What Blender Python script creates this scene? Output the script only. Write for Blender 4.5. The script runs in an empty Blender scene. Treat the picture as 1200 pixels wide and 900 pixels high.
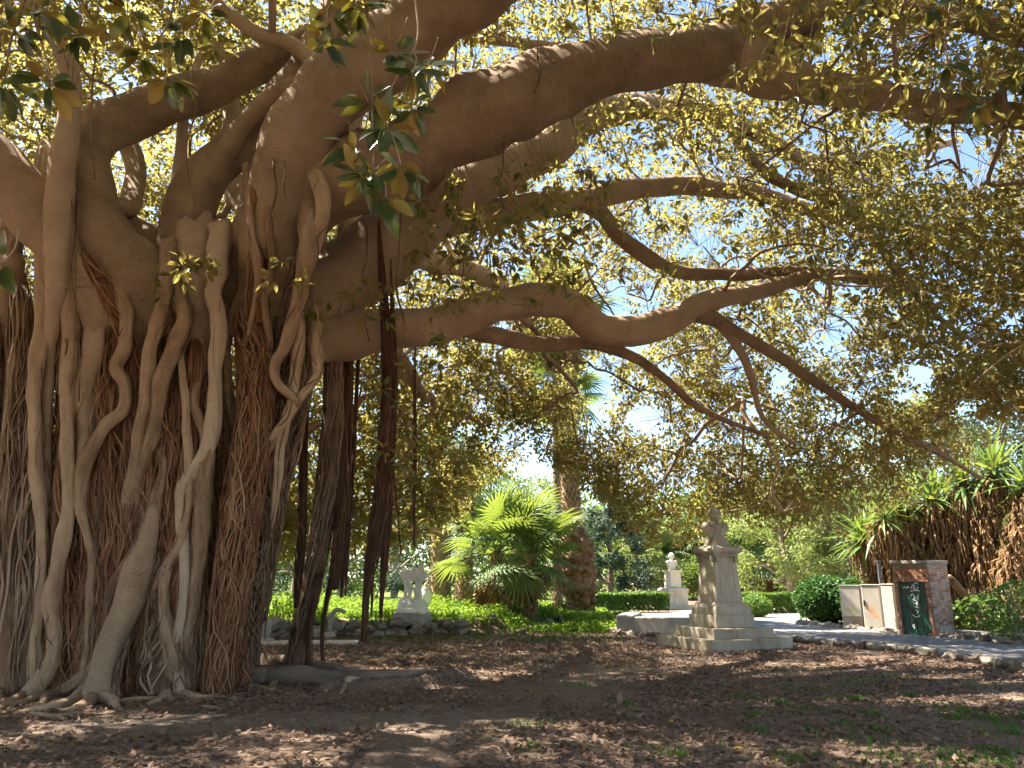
import bpy, bmesh, math, random
import numpy as np
from mathutils import Vector, Matrix, noise as mnoise

random.seed(7)
rng = np.random.default_rng(11)
sc = bpy.context.scene
COL = sc.collection
R = math.radians

# ------------------------------------------------------------------ camera
PITCH = R(14.3)
FPX = 900.0                     # focal length in pixels of a 1200 px wide picture
CAM_Z = 1.6
cam = bpy.data.cameras.new("camera")
cam.sensor_width = 36.0
cam.lens = 36.0 * FPX / 1200.0
cam.clip_start = 0.05
cam.clip_end = 3000
cam_o = bpy.data.objects.new("camera", cam)
COL.objects.link(cam_o)
cam_o.location = (0, 0, CAM_Z)
cam_o.rotation_euler = (math.pi / 2 + PITCH, 0, 0)
sc.camera = cam_o

# ------------------------------------------------------------------ world, sun, exposure
SUN_EL = R(56)
SUN_AZ = R(-69)                 # clockwise from +Y: the sun stands to the left, a little behind the scene
w = bpy.data.worlds.new("World")
sc.world = w
w.use_nodes = True
nt = w.node_tree
sky = nt.nodes.new("ShaderNodeTexSky")
sky.sky_type = 'NISHITA'
sky.sun_disc = False
sky.sun_elevation = SUN_EL
sky.sun_rotation = SUN_AZ
sky.altitude = 50
bg = nt.nodes["Background"]
bg.inputs["Strength"].default_value = 0.062
sky.ozone_density = 2.0
sky.dust_density = 0.6
nt.links.new(sky.outputs["Color"], bg.inputs["Color"])

sun = bpy.data.lights.new("sun", 'SUN')
sun.energy = 5.0
sun.angle = R(0.53)
sun.color = (1.0, 0.90, 0.76)
sun_o = bpy.data.objects.new("sun", sun)
COL.objects.link(sun_o)
sd = Vector((math.sin(SUN_AZ) * math.cos(SUN_EL), math.cos(SUN_AZ) * math.cos(SUN_EL), math.sin(SUN_EL)))
sun_o.rotation_euler = sd.to_track_quat('Z', 'Y').to_euler()
sun_o.location = (-20, 5, 30)

sc.view_settings.view_transform = 'Standard'
sc.view_settings.look = 'None'
sc.view_settings.gamma = 1.0
sc.view_settings.use_curve_mapping = False
sc.view_settings.exposure = 2.65
try:
    sc.view_settings.use_white_balance = True
    sc.view_settings.white_balance_temperature = 6550
    sc.view_settings.white_balance_tint = 10
except Exception:
    pass
sc.render.engine = 'CYCLES'
cy = sc.cycles
cy.max_bounces = 6
cy.diffuse_bounces = 3
cy.glossy_bounces = 2
cy.transmission_bounces = 4
cy.transparent_max_bounces = 4
cy.caustics_reflective = False
cy.caustics_refractive = False
cy.use_denoising = True
cy.use_adaptive_sampling = True
cy.adaptive_threshold = 0.02
cy.adaptive_min_samples = 8
cy.sample_clamp_indirect = 6.0
sc.render.film_transparent = False

# ------------------------------------------------------------------ pixel helpers
CP, SP = math.cos(PITCH), math.sin(PITCH)


def ray(px, py):
    v = -(py - 450.0) / FPX
    return (px - 600.0) / FPX, CP - v * SP, SP + v * CP


def W(px, py, d):
    """point of the place seen at pixel (px,py) whose distance along +Y is d"""
    x, y, z = ray(px, py)
    t = d / y
    return Vector((x * t, d, CAM_Z + z * t))


def PXW(wpx, px, py, d):
    """real width of wpx pixels at that point"""
    return wpx * (d / ray(px, py)[1]) / FPX


def smooth(a):
    a = np.clip(a, 0, 1)
    return a * a * (3 - 2 * a)


def project(x, y, z):
    zz = np.asarray(z) - CAM_Z
    f = np.asarray(y) * CP + zz * SP
    u = -np.asarray(y) * SP + zz * CP
    return 600 + FPX * np.asarray(x) / f, 450 - FPX * u / f


def vn2(x, y, s=1.0, seed=0.0):
    return mnoise.noise((x * s + seed, y * s - seed, seed * 1.7))


def sstep(a):
    a = min(max(a, 0.0), 1.0)
    return a * a * (3 - 2 * a)


RIDGE = [(-2.7, 12.15), (-1.9, 12.45), (-1.3, 12.95), (-0.8, 13.6)]


def ridge_d(x, y):
    best = 9.0
    for (x0, y0), (x1, y1) in zip(RIDGE[:-1], RIDGE[1:]):
        dx, dy = x1 - x0, y1 - y0
        t = max(0, min(1, ((x - x0) * dx + (y - y0) * dy) / (dx * dx + dy * dy)))
        best = min(best, math.hypot(x - x0 - t * dx, y - y0 - t * dy))
    return best


def H(x, y):
    """height of the ground"""
    sx = 1 - sstep((x - 1.0) / 4.0)
    if x < -0.5:
        b = sstep((y - 24.3) / 0.9)
    else:
        k = min(1, (x + 0.5) / 2.5)
        b = sstep((y - 24.3 - k) / (0.9 + 5 * k))
    h = 0.38 * b * sx
    if -5 < x < 1 and 10 < y < 16:
        rd = ridge_d(x, y)
        h += 0.15 * math.exp(-(rd / 0.2) ** 2)
        h += 0.06 * sstep((y - 12.4) / 1.0) * sstep((1 - x) / 3) * sstep((15.9 - y) / 2)
    return h


def G(px, py):
    z = 0.0
    x, y, dz = ray(px, py)
    for _ in range(8):
        t = (z - CAM_Z) / dz
        z = 0.5 * z + 0.5 * H(x * t, y * t)
    t = (z - CAM_Z) / dz
    return Vector((x * t, y * t, H(x * t, y * t)))


# ------------------------------------------------------------------ mesh helpers
def fast_mesh(name, V, F, attrs=None, smooth_sh=False):
    """V (n,3); F (m,k) or a list of such arrays"""
    V = np.ascontiguousarray(V, dtype=np.float32)
    Fs = F if isinstance(F, list) else [F]
    Fs = [np.asarray(f, dtype=np.int32) for f in Fs if len(f)]
    me = bpy.data.meshes.new(name)
    me.vertices.add(len(V))
    me.vertices.foreach_set("co", V.ravel())
    loops = np.concatenate([f.ravel() for f in Fs])
    tot = np.concatenate([np.full(len(f), f.shape[1], dtype=np.int32) for f in Fs])
    start = np.concatenate([[0], np.cumsum(tot)[:-1]]).astype(np.int32)
    me.loops.add(len(loops))
    me.loops.foreach_set("vertex_index", loops)
    me.polygons.add(len(tot))
    me.polygons.foreach_set("loop_start", start)
    me.polygons.foreach_set("loop_total", tot)
    me.polygons.foreach_set("use_smooth", np.full(len(tot), smooth_sh, dtype=bool))
    me.update(calc_edges=True)
    if attrs:
        for k, a in attrs.items():
            a = np.ascontiguousarray(a, dtype=np.float32)
            if a.ndim == 1:
                at = me.attributes.new(k, 'FLOAT', 'POINT')
                at.data.foreach_set("value", a)
            else:
                at = me.attributes.new(k, 'FLOAT_VECTOR', 'POINT')
                at.data.foreach_set("vector", a.ravel())
    return me


def link(name, me, mat=None, parent=None, loc=None, rot=None, scale=None, **props):
    o = bpy.data.objects.new(name, me)
    COL.objects.link(o)
    if mat is not None and me is not None and len(me.materials) == 0:
        me.materials.append(mat)
    if parent is not None:
        o.parent = parent
    if loc is not None:
        o.location = loc
    if rot is not None:
        o.rotation_euler = rot
    if scale is not None:
        o.scale = scale if hasattr(scale, '__len__') else (scale,) * 3
    for k, v in props.items():
        o[k] = v
    return o


def thing(name, label, cat, loc=(0, 0, 0), rotz=0.0, group=None):
    o = bpy.data.objects.new(name, None)
    COL.objects.link(o)
    o.empty_display_size = 0.2
    o.location = loc
    o.rotation_euler = (0, 0, rotz)
    o["label"] = label
    o["category"] = cat
    if group:
        o["group"] = group
    return o


class MB:
    """collects verts and faces"""

    def __init__(self):
        self.v = []
        self.f = []
        self.n = 0

    def add(self, verts, faces):
        for f in faces:
            self.f.append(tuple(i + self.n for i in f))
        self.v.extend([tuple(v) for v in verts])
        self.n += len(verts)

    def box(self, c, s, rz=0.0, taper=1.0, taper_y=None):
        hx, hy, hz = s[0] / 2, s[1] / 2, s[2] / 2
        ty = taper if taper_y is None else taper_y
        vs = []
        for z, kx, ky in ((-hz, 1, 1), (hz, taper, ty)):
            for x, y in ((-hx, -hy), (hx, -hy), (hx, hy), (-hx, hy)):
                x2, y2 = x * kx, y * ky
                vs.append((c[0] + x2 * math.cos(rz) - y2 * math.sin(rz), c[1] + x2 * math.sin(rz) + y2 * math.cos(rz), c[2] + z))
        self.add(vs, [(3, 2, 1, 0), (4, 5, 6, 7), (0, 1, 5, 4), (1, 2, 6, 5), (2, 3, 7, 6), (3, 0, 4, 7)])

    def sqprofile(self, prof):
        """square lathe: prof = [(half, z)...]"""
        vs, fs = [], []
        for h, z in prof:
            vs += [(-h, -h, z), (h, -h, z), (h, h, z), (-h, h, z)]
        for i in range(len(prof) - 1):
            for k in range(4):
                a, b = i * 4 + k, i * 4 + (k + 1) % 4
                fs.append((a, b, b + 4, a + 4))
        fs.append((3, 2, 1, 0))
        n = len(prof) * 4
        fs.append((n - 4, n - 3, n - 2, n - 1))
        self.add(vs, fs)

    def lathe(self, prof, k=16, c=(0, 0)):
        vs, fs = [], []
        for r, z in prof:
            for j in range(k):
                a = 2 * math.pi * j / k
                vs.append((c[0] + r * math.cos(a), c[1] + r * math.sin(a), z))
        for i in range(len(prof) - 1):
            for j in range(k):
                a, b = i * k + j, i * k + (j + 1) % k
                fs.append((a, b, b + k, a + k))
        fs.append(tuple(range(k))[::-1])
        fs.append(tuple(range((len(prof) - 1) * k, len(prof) * k)))
        self.add(vs, fs)

    def mesh(self, name, smooth_sh=False):
        me = bpy.data.meshes.new(name)
        me.from_pydata(self.v, [], self.f)
        if smooth_sh:
            me.polygons.foreach_set("use_smooth", [True] * len(me.polygons))
        me.update()
        return me


def bevel(o, wd=0.01, seg=2):
    m = o.modifiers.new("bevel", 'BEVEL')
    m.width = wd
    m.segments = seg
    m.limit_method = 'ANGLE'
    return o


def cr(points, n):
    """Catmull-Rom through rows of an array, n samples per span"""
    P = np.asarray(points, dtype=float)
    if len(P) < 3:
        t = np.linspace(0, 1, n + 1)[:, None]
        return P[0] * (1 - t) + P[-1] * t
    Q = np.vstack([2 * P[0] - P[1], P, 2 * P[-1] - P[-2]])
    out = []
    for i in range(1, len(Q) - 2):
        p0, p1, p2, p3 = Q[i - 1], Q[i], Q[i + 1], Q[i + 2]
        for t in np.linspace(0, 1, n, endpoint=False):
            out.append(0.5 * ((2 * p1) + (-p0 + p2) * t + (2 * p0 - 5 * p1 + 4 * p2 - p3) * t * t + (-p0 + 3 * p1 - 3 * p2 + p3) * t ** 3))
    out.append(Q[-2])
    return np.array(out)


def frames(P):
    T = np.gradient(P, axis=0)
    T /= np.linalg.norm(T, axis=1)[:, None] + 1e-9
    N = np.zeros_like(P)
    ref = np.array([0.0, 0, 1]) if abs(T[0][2]) < 0.8 else np.array([0.0, 1, 0])
    n0 = ref - T[0] * np.dot(ref, T[0])
    N[0] = n0 / np.linalg.norm(n0)
    for i in range(1, len(P)):
        n = N[i - 1] - T[i] * np.dot(N[i - 1], T[i])
        N[i] = n / (np.linalg.norm(n) + 1e-9)
    return T, N, np.cross(T, N)


class TB:
    """tubes collected into one mesh with attributes tc (seamless bark coordinates) and rnd"""

    def __init__(self):
        self.V, self.F, self.T, self.Rn, self.C = [], [], [], [], []
        self.n = 0

    def tube(self, P, rad, k=8, lump=0.0, lumps=2.0, rnd=None, flute=0, seed=0.0, cap=True):
        P = np.asarray(P, dtype=float)
        rad = np.asarray(rad, dtype=float)
        if rad.ndim == 0:
            rad = np.full(len(P), float(rad))
        T, N, B = frames(P)
        m = len(P)
        a = np.arange(k) * 2 * math.pi / k
        ca, sa = np.cos(a), np.sin(a)
        rr = np.repeat(rad[:, None], k, 1)
        L = np.concatenate([[0], np.cumsum(np.linalg.norm(np.diff(P, axis=0), axis=1))])
        if lump > 0:
            for i in range(m):
                for j in range(k):
                    p = (ca[j] * 0.9 + seed * 3.1, sa[j] * 0.9 - seed, L[i] * lumps)
                    q = (ca[j] * 2.2 - seed, sa[j] * 2.2 + seed * 2, L[i] * lumps * 1.3 + 7)
                    rr[i, j] *= 1 + lump * (mnoise.noise(p) * 1.2 + 0.6 * mnoise.noise(q))
        if flute:
            ph = np.cumsum(np.full(m, 0.05))[:, None]
            rr *= 1 + 0.12 * np.sin(flute * a[None, :] + ph * 3 + seed)
        V = P[:, None, :] + rr[:, :, None] * (ca[None, :, None] * N[:, None, :] + sa[None, :, None] * B[:, None, :])
        V = V.reshape(-1, 3)
        i, j = np.meshgrid(np.arange(m - 1), np.arange(k), indexing='ij')
        a0 = (i * k + j).ravel()
        b0 = (i * k + (j + 1) % k).ravel()
        F = np.stack([a0, b0, b0 + k, a0 + k], 1) + self.n
        tc = np.stack([np.broadcast_to(ca * 1.0, (m, k)) * rad[:, None], np.broadcast_to(sa, (m, k)) * rad[:, None], np.repeat(L[:, None], k, 1)], 2).reshape(-1, 3)
        self.V.append(V)
        self.F.append(F)
        self.T.append(tc + seed * 5)
        r = random.random() if rnd is None else rnd
        self.Rn.append(np.full(len(V), r))
        self.n += len(V)
        if cap:
            start = self.n - len(V)
            for row in (0, m - 1):
                ce = P[row] + T[row] * rad[row] * (0.4 if row else -0.4)
                self.V.append(ce[None])
                self.T.append(np.zeros((1, 3)) + L[row])
                self.Rn.append(np.array([r]))
                ring = start + row * k + np.arange(k)
                nxt = start + row * k + (np.arange(k) + 1) % k
                tip = np.full(k, self.n)
                self.C.append(np.stack([ring, nxt, tip] if row else [nxt, ring, tip], 1))
                self.n += 1

    def mesh(self, name, smooth_sh=True):
        Fs = [np.vstack(self.F)]
        if self.C:
            Fs.append(np.vstack(self.C))
        return fast_mesh(name, np.vstack(self.V), Fs, {"tc": np.vstack(self.T), "rnd": np.concatenate(self.Rn)}, smooth_sh)


# ------------------------------------------------------------------ materials
def newmat(name):
    m = bpy.data.materials.new(name)
    m.use_nodes = True
    return m, m.node_tree.nodes, m.node_tree.links, m.node_tree.nodes["Principled BSDF"]


def ramp(N, stops):
    r = N.new("ShaderNodeValToRGB")
    e = r.color_ramp.elements
    while len(e) < len(stops):
        e.new(0.5)
    for i, (p, c) in enumerate(stops):
        e[i].position = p
        e[i].color = (*c, 1)
    return r


def bark_mat(name, c1, c2, c3, ring=7.0, along=1.0, bump=0.5, scale=9.0, rough=0.85, moss=0.0):
    """bark: tc attribute; ring > 1 squeezes along the length (transverse wrinkles), along < 1 stretches (fibres)"""
    m, N, L, b = newmat(name)
    at = N.new("ShaderNodeAttribute"); at.attribute_name = "tc"
    mp = N.new("ShaderNodeMapping"); mp.inputs["Scale"].default_value = (1, 1, ring * along)
    L.new(at.outputs["Vector"], mp.inputs["Vector"])
    n1 = N.new("ShaderNodeTexNoise"); n1.inputs["Scale"].default_value = scale; n1.inputs["Detail"].default_value = 5; n1.inputs["Roughness"].default_value = 0.65
    L.new(mp.outputs[0], n1.inputs["Vector"])
    geo = N.new("ShaderNodeNewGeometry")
    n2 = N.new("ShaderNodeTexNoise"); n2.inputs["Scale"].default_value = 1.7; n2.inputs["Detail"].default_value = 7; n2.inputs["Roughness"].default_value = 0.65
    L.new(geo.outputs["Position"], n2.inputs["Vector"])
    r1 = ramp(N, [(0.42, c1), (0.64, c2), (0.90, c3)])
    add = N.new("ShaderNodeMath"); add.operation = 'MULTIPLY_ADD'; add.inputs[1].default_value = 0.45
    L.new(n1.outputs["Fac"], add.inputs[0])
    ml = N.new("ShaderNodeMath"); ml.operation = 'MULTIPLY'; ml.inputs[1].default_value = 0.55
    L.new(n2.outputs["Fac"], ml.inputs[0])
    rn = N.new("ShaderNodeAttribute"); rn.attribute_name = "rnd"
    ma = N.new("ShaderNodeMath"); ma.operation = 'MULTIPLY_ADD'; ma.inputs[1].default_value = 0.36
    L.new(rn.outputs["Fac"], ma.inputs[0]); L.new(ml.outputs[0], ma.inputs[2])
    L.new(ma.outputs[0], add.inputs[2])
    L.new(add.outputs[0], r1.inputs["Fac"])
    L.new(r1.outputs["Color"], b.inputs["Base Color"])
    b.inputs["Roughness"].default_value = rough
    b.inputs["Specular IOR Level"].default_value = 0.25
    n3 = N.new("ShaderNodeTexNoise"); n3.inputs["Scale"].default_value = scale * 3.1; n3.inputs["Detail"].default_value = 4
    L.new(mp.outputs[0], n3.inputs["Vector"])
    mx = N.new("ShaderNodeMath"); mx.operation = 'MULTIPLY_ADD'; mx.inputs[1].default_value = 0.5
    L.new(n3.outputs["Fac"], mx.inputs[0]); L.new(n1.outputs["Fac"], mx.inputs[2])
    bp = N.new("ShaderNodeBump"); bp.inputs["Strength"].default_value = bump; bp.inputs["Distance"].default_value = 0.03
    L.new(mx.outputs[0], bp.inputs["Height"]); L.new(bp.outputs[0], b.inputs["Normal"])
    return m


def leaf_mat(name, top, top2, under, under2, trans, tfac=0.35, rough=0.35, spec=0.5):
    m, N, L, b = newmat(name)
    out = N["Material Output"]
    at = N.new("ShaderNodeAttribute"); at.attribute_name = "rnd"
    oi = N.new("ShaderNodeObjectInfo")
    ad = N.new("ShaderNodeMath"); ad.operation = 'ADD'
    L.new(at.outputs["Fac"], ad.inputs[0]); L.new(oi.outputs["Random"], ad.inputs[1])
    fr = N.new("ShaderNodeMath"); fr.operation = 'FRACT'
    L.new(ad.outputs[0], fr.inputs[0])

    def mix(a, bb, fac):
        x = N.new("ShaderNodeMix"); x.data_type = 'RGBA'
        L.new(fac, x.inputs["Factor"])
        for k, s in ((6, a), (7, bb)):
            if hasattr(s, "is_linked") or hasattr(s, "node"):
                L.new(s, x.inputs[k])
            else:
                x.inputs[k].default_value = (*s, 1)
        return x.outputs[2]

    geo = N.new("ShaderNodeNewGeometry")
    t = mix(top, top2, fr.outputs[0])
    u = mix(under, under2, fr.outputs[0])
    c = mix(t, u, geo.outputs["Backfacing"])
    L.new(c, b.inputs["Base Color"])
    rr = N.new("ShaderNodeMapRange"); rr.inputs[3].default_value = rough; rr.inputs[4].default_value = 0.7
    L.new(geo.outputs["Backfacing"], rr.inputs[0]); L.new(rr.outputs[0], b.inputs["Roughness"])
    b.inputs["Specular IOR Level"].default_value = spec
    tr = N.new("ShaderNodeBsdfTranslucent")
    tm = mix(trans, tuple(x * 0.55 for x in trans), fr.outputs[0])
    L.new(tm, tr.inputs["Color"])
    ms = N.new("ShaderNodeMixShader"); ms.inputs[0].default_value = tfac
    L.new(b.outputs[0], ms.inputs[1]); L.new(tr.outputs[0], ms.inputs[2])
    L.new(ms.outputs[0], out.inputs["Surface"])
    return m


def stone_mat(name, c1, c2, c3, scale=3.0, bump=0.3, rough=0.9, streak=True, fine=40.0):
    m, N, L, b = newmat(name)
    tcn = N.new("ShaderNodeNewGeometry")
    n1 = N.new("ShaderNodeTexNoise"); n1.inputs["Scale"].default_value = scale; n1.inputs["Detail"].default_value = 8; n1.inputs["Roughness"].default_value = 0.7
    mp = N.new("ShaderNodeMapping"); mp.inputs["Scale"].default_value = (1, 1, 0.35 if streak else 1)
    L.new(tcn.outputs["Position"], mp.inputs[0]); L.new(mp.outputs[0], n1.inputs["Vector"])
    oi = N.new("ShaderNodeObjectInfo")
    ad = N.new("ShaderNodeMath"); ad.operation = 'MULTIPLY_ADD'; ad.inputs[1].default_value = 0.2
    L.new(oi.outputs["Random"], ad.inputs[0]); L.new(n1.outputs["Fac"], ad.inputs[2])
    r1 = ramp(N, [(0.38, c1), (0.58, c2), (0.78, c3)])
    L.new(ad.outputs[0], r1.inputs["Fac"]); L.new(r1.outputs[0], b.inputs["Base Color"])
    b.inputs["Roughness"].default_value = rough
    b.inputs["Specular IOR Level"].default_value = 0.2
    n2 = N.new("ShaderNodeTexNoise"); n2.inputs["Scale"].default_value = fine; n2.inputs["Detail"].default_value = 6
    L.new(tcn.outputs["Position"], n2.inputs["Vector"])
    bp = N.new("ShaderNodeBump"); bp.inputs["Strength"].default_value = bump; bp.inputs["Distance"].default_value = 0.02
    L.new(n2.outputs["Fac"], bp.inputs["Height"]); L.new(bp.outputs[0], b.inputs["Normal"])
    return m


M = {}
M['bark'] = bark_mat("smooth_bark", (0.17, 0.115, 0.07), (0.32, 0.225, 0.145), (0.46, 0.35, 0.25), ring=9, bump=0.55, scale=8)
M['bark_far'] = bark_mat("branch_bark", (0.15, 0.105, 0.065), (0.28, 0.20, 0.13), (0.42, 0.32, 0.22), ring=5, bump=0.4, scale=12)
M['rootbark'] = bark_mat("root_bark", (0.11, 0.062, 0.036), (0.255, 0.165, 0.10), (0.42, 0.305, 0.20), ring=1.0, along=0.25, bump=0.9, scale=14)
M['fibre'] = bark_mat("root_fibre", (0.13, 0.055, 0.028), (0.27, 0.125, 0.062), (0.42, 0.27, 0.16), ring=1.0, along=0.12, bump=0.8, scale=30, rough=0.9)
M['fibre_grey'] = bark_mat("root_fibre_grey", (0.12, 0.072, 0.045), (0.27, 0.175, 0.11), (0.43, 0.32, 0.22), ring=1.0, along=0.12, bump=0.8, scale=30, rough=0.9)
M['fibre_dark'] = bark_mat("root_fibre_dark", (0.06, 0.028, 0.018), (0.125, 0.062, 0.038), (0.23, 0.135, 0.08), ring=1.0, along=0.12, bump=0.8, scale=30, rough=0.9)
M['leaf'] = leaf_mat("fig_leaf", (0.022, 0.055, 0.022), (0.045, 0.09, 0.028), (0.19, 0.145, 0.055), (0.29, 0.195, 0.08), (0.50, 0.44, 0.115), 0.52, 0.28, 0.5)
M['leaf_near'] = leaf_mat("fig_leaf_near", (0.018, 0.05, 0.028), (0.035, 0.08, 0.03), (0.30, 0.22, 0.05), (0.36, 0.20, 0.06), (0.40, 0.36, 0.04), 0.25, 0.22, 0.6)
M['litter'] = leaf_mat("dead_leaf", (0.10, 0.055, 0.035), (0.30, 0.20, 0.14), (0.14, 0.085, 0.06), (0.38, 0.30, 0.24), (0.15, 0.09, 0.04), 0.10, 0.7, 0.2)
M['yellow_leaf'] = leaf_mat("yellow_leaf", (0.62, 0.36, 0.03), (0.55, 0.28, 0.02), (0.6, 0.36, 0.05), (0.5, 0.3, 0.05), (0.5, 0.3, 0.03), 0.15, 0.5, 0.3)
M['grass'] = leaf_mat("weed_leaf", (0.12, 0.22, 0.028), (0.19, 0.30, 0.045), (0.13, 0.22, 0.03), (0.18, 0.28, 0.05), (0.34, 0.50, 0.04), 0.40, 0.6, 0.2)
M['tuft'] = leaf_mat('tuft_leaf', (0.07, 0.15, 0.028), (0.12, 0.21, 0.04), (0.07, 0.14, 0.03), (0.11, 0.19, 0.04), (0.2, 0.34, 0.04), 0.3, 0.6, 0.2)
M['palm'] = leaf_mat("palm_leaf", (0.06, 0.12, 0.03), (0.10, 0.17, 0.05), (0.09, 0.15, 0.05), (0.13, 0.19, 0.07), (0.32, 0.42, 0.06), 0.35, 0.35, 0.5)
M['palm_dead'] = leaf_mat("dead_palm_leaf", (0.18, 0.105, 0.05), (0.31, 0.20, 0.10), (0.17, 0.10, 0.05), (0.29, 0.18, 0.09), (0.30, 0.16, 0.05), 0.2, 0.8, 0.15)
M['yucca'] = leaf_mat("yucca_leaf", (0.06, 0.14, 0.04), (0.12, 0.20, 0.06), (0.08, 0.15, 0.05), (0.14, 0.21, 0.07), (0.34, 0.44, 0.06), 0.30, 0.35, 0.5)
M['tree_light'] = leaf_mat("light_tree_leaf", (0.14, 0.20, 0.06), (0.24, 0.29, 0.12), (0.16, 0.22, 0.08), (0.26, 0.30, 0.14), (0.38, 0.46, 0.10), 0.40, 0.6, 0.3)
M['tree_mid'] = leaf_mat("mid_tree_leaf", (0.06, 0.115, 0.03), (0.11, 0.17, 0.045), (0.08, 0.13, 0.04), (0.12, 0.18, 0.06), (0.26, 0.36, 0.05), 0.36, 0.6, 0.3)
M['tree_dark'] = leaf_mat("conifer_leaf", (0.045, 0.075, 0.045), (0.085, 0.125, 0.085), (0.05, 0.08, 0.05), (0.09, 0.13, 0.09), (0.10, 0.16, 0.07), 0.20, 0.7, 0.3)
M['hedge'] = leaf_mat("hedge_leaf", (0.05, 0.12, 0.022), (0.10, 0.19, 0.035), (0.06, 0.12, 0.03), (0.10, 0.18, 0.04), (0.26, 0.42, 0.04), 0.30, 0.45, 0.4)
M['hedge_dark'] = leaf_mat("dark_hedge_leaf", (0.022, 0.07, 0.018), (0.045, 0.12, 0.028), (0.03, 0.07, 0.02), (0.05, 0.11, 0.03), (0.12, 0.26, 0.03), 0.25, 0.4, 0.4)
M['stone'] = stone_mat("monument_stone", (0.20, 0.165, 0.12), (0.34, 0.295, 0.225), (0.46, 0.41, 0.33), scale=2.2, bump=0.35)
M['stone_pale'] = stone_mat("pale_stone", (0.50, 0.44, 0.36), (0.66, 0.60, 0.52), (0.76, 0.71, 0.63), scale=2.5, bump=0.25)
M['marble'] = stone_mat("weathered_marble", (0.52, 0.52, 0.44), (0.72, 0.71, 0.66), (0.82, 0.81, 0.78), scale=3.5, bump=0.3)
M['stone_grey'] = stone_mat("grey_stone", (0.22, 0.21, 0.19), (0.33, 0.31, 0.28), (0.45, 0.42, 0.38), scale=3, bump=0.35)
M['rock'] = stone_mat("rubble_rock", (0.085, 0.07, 0.055), (0.19, 0.165, 0.135), (0.33, 0.30, 0.26), scale=6, bump=0.7, streak=False, fine=18)
M['palm_trunk'] = bark_mat("palm_trunk", (0.12, 0.075, 0.045), (0.26, 0.17, 0.10), (0.40, 0.29, 0.19), ring=1, along=5, bump=0.8, scale=5)
M['palm_boot'] = stone_mat("palm_leaf_base", (0.16, 0.10, 0.06), (0.32, 0.22, 0.14), (0.48, 0.37, 0.26), scale=6, bump=0.5, streak=False)
M['burl'] = stone_mat("palm_burl", (0.08, 0.042, 0.022), (0.20, 0.115, 0.055), (0.33, 0.21, 0.11), scale=5, bump=1.0, streak=False, fine=14)
M['treebark'] = bark_mat("tree_bark", (0.10, 0.075, 0.055), (0.20, 0.155, 0.12), (0.33, 0.27, 0.22), ring=1, along=0.5, bump=0.7, scale=9)
M['cabinet'] = stone_mat("cabinet_paint", (0.34, 0.31, 0.27), (0.40, 0.37, 0.325), (0.45, 0.42, 0.375), scale=2.0, bump=0.03, rough=0.55, fine=60)
M['concrete'] = stone_mat("concrete", (0.24, 0.225, 0.20), (0.33, 0.31, 0.28), (0.42, 0.40, 0.36), scale=4, bump=0.3)
M['mortar'] = stone_mat("mortar", (0.20, 0.165, 0.135), (0.29, 0.25, 0.21), (0.38, 0.34, 0.30), scale=5, bump=0.6, streak=False)
M['plaster'] = stone_mat("stained_plaster", (0.20, 0.17, 0.14), (0.33, 0.285, 0.24), (0.44, 0.39, 0.34), scale=4, bump=0.3)
for i, c in enumerate([(0.29, 0.125, 0.07), (0.34, 0.17, 0.105), (0.25, 0.14, 0.095), (0.33, 0.23, 0.17), (0.37, 0.20, 0.12), (0.34, 0.27, 0.22), (0.40, 0.30, 0.23)]):
    M['brick%d' % i] = stone_mat("brick_clay", tuple(x * 0.7 for x in c), c, tuple(min(1, x * 1.25) for x in c), scale=9, bump=0.6, streak=False)


def flat_mat(name, c, rough=0.6, metal=0.0):
    m, N, L, b = newmat(name)
    n1 = N.new("ShaderNodeTexNoise"); n1.inputs["Scale"].default_value = 12; n1.inputs["Detail"].default_value = 5
    g = N.new("ShaderNodeNewGeometry"); L.new(g.outputs["Position"], n1.inputs["Vector"])
    r1 = ramp(N, [(0.3, tuple(x * 0.75 for x in c)), (0.7, tuple(min(1, x * 1.15) for x in c))])
    L.new(n1.outputs["Fac"], r1.inputs["Fac"]); L.new(r1.outputs[0], b.inputs["Base Color"])
    b.inputs["Roughness"].default_value = rough
    b.inputs["Metallic"].default_value = metal
    return m


M['green_door'] = flat_mat("green_door_paint", (0.012, 0.055, 0.04), 0.35)
M['green_post'] = flat_mat("green_post_paint", (0.06, 0.22, 0.17), 0.5)
M['black'] = flat_mat("black_plastic", (0.015, 0.015, 0.016), 0.5)
M['white_paint'] = flat_mat("white_spray", (0.75, 0.78, 0.76), 0.6)
M['green_paint'] = flat_mat("green_spray", (0.30, 0.45, 0.10), 0.6)
M['orange_paint'] = flat_mat("orange_spray", (0.62, 0.33, 0.18), 0.6)
M['dark_metal'] = flat_mat("dark_metal", (0.10, 0.105, 0.11), 0.5, 0.3)


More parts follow.
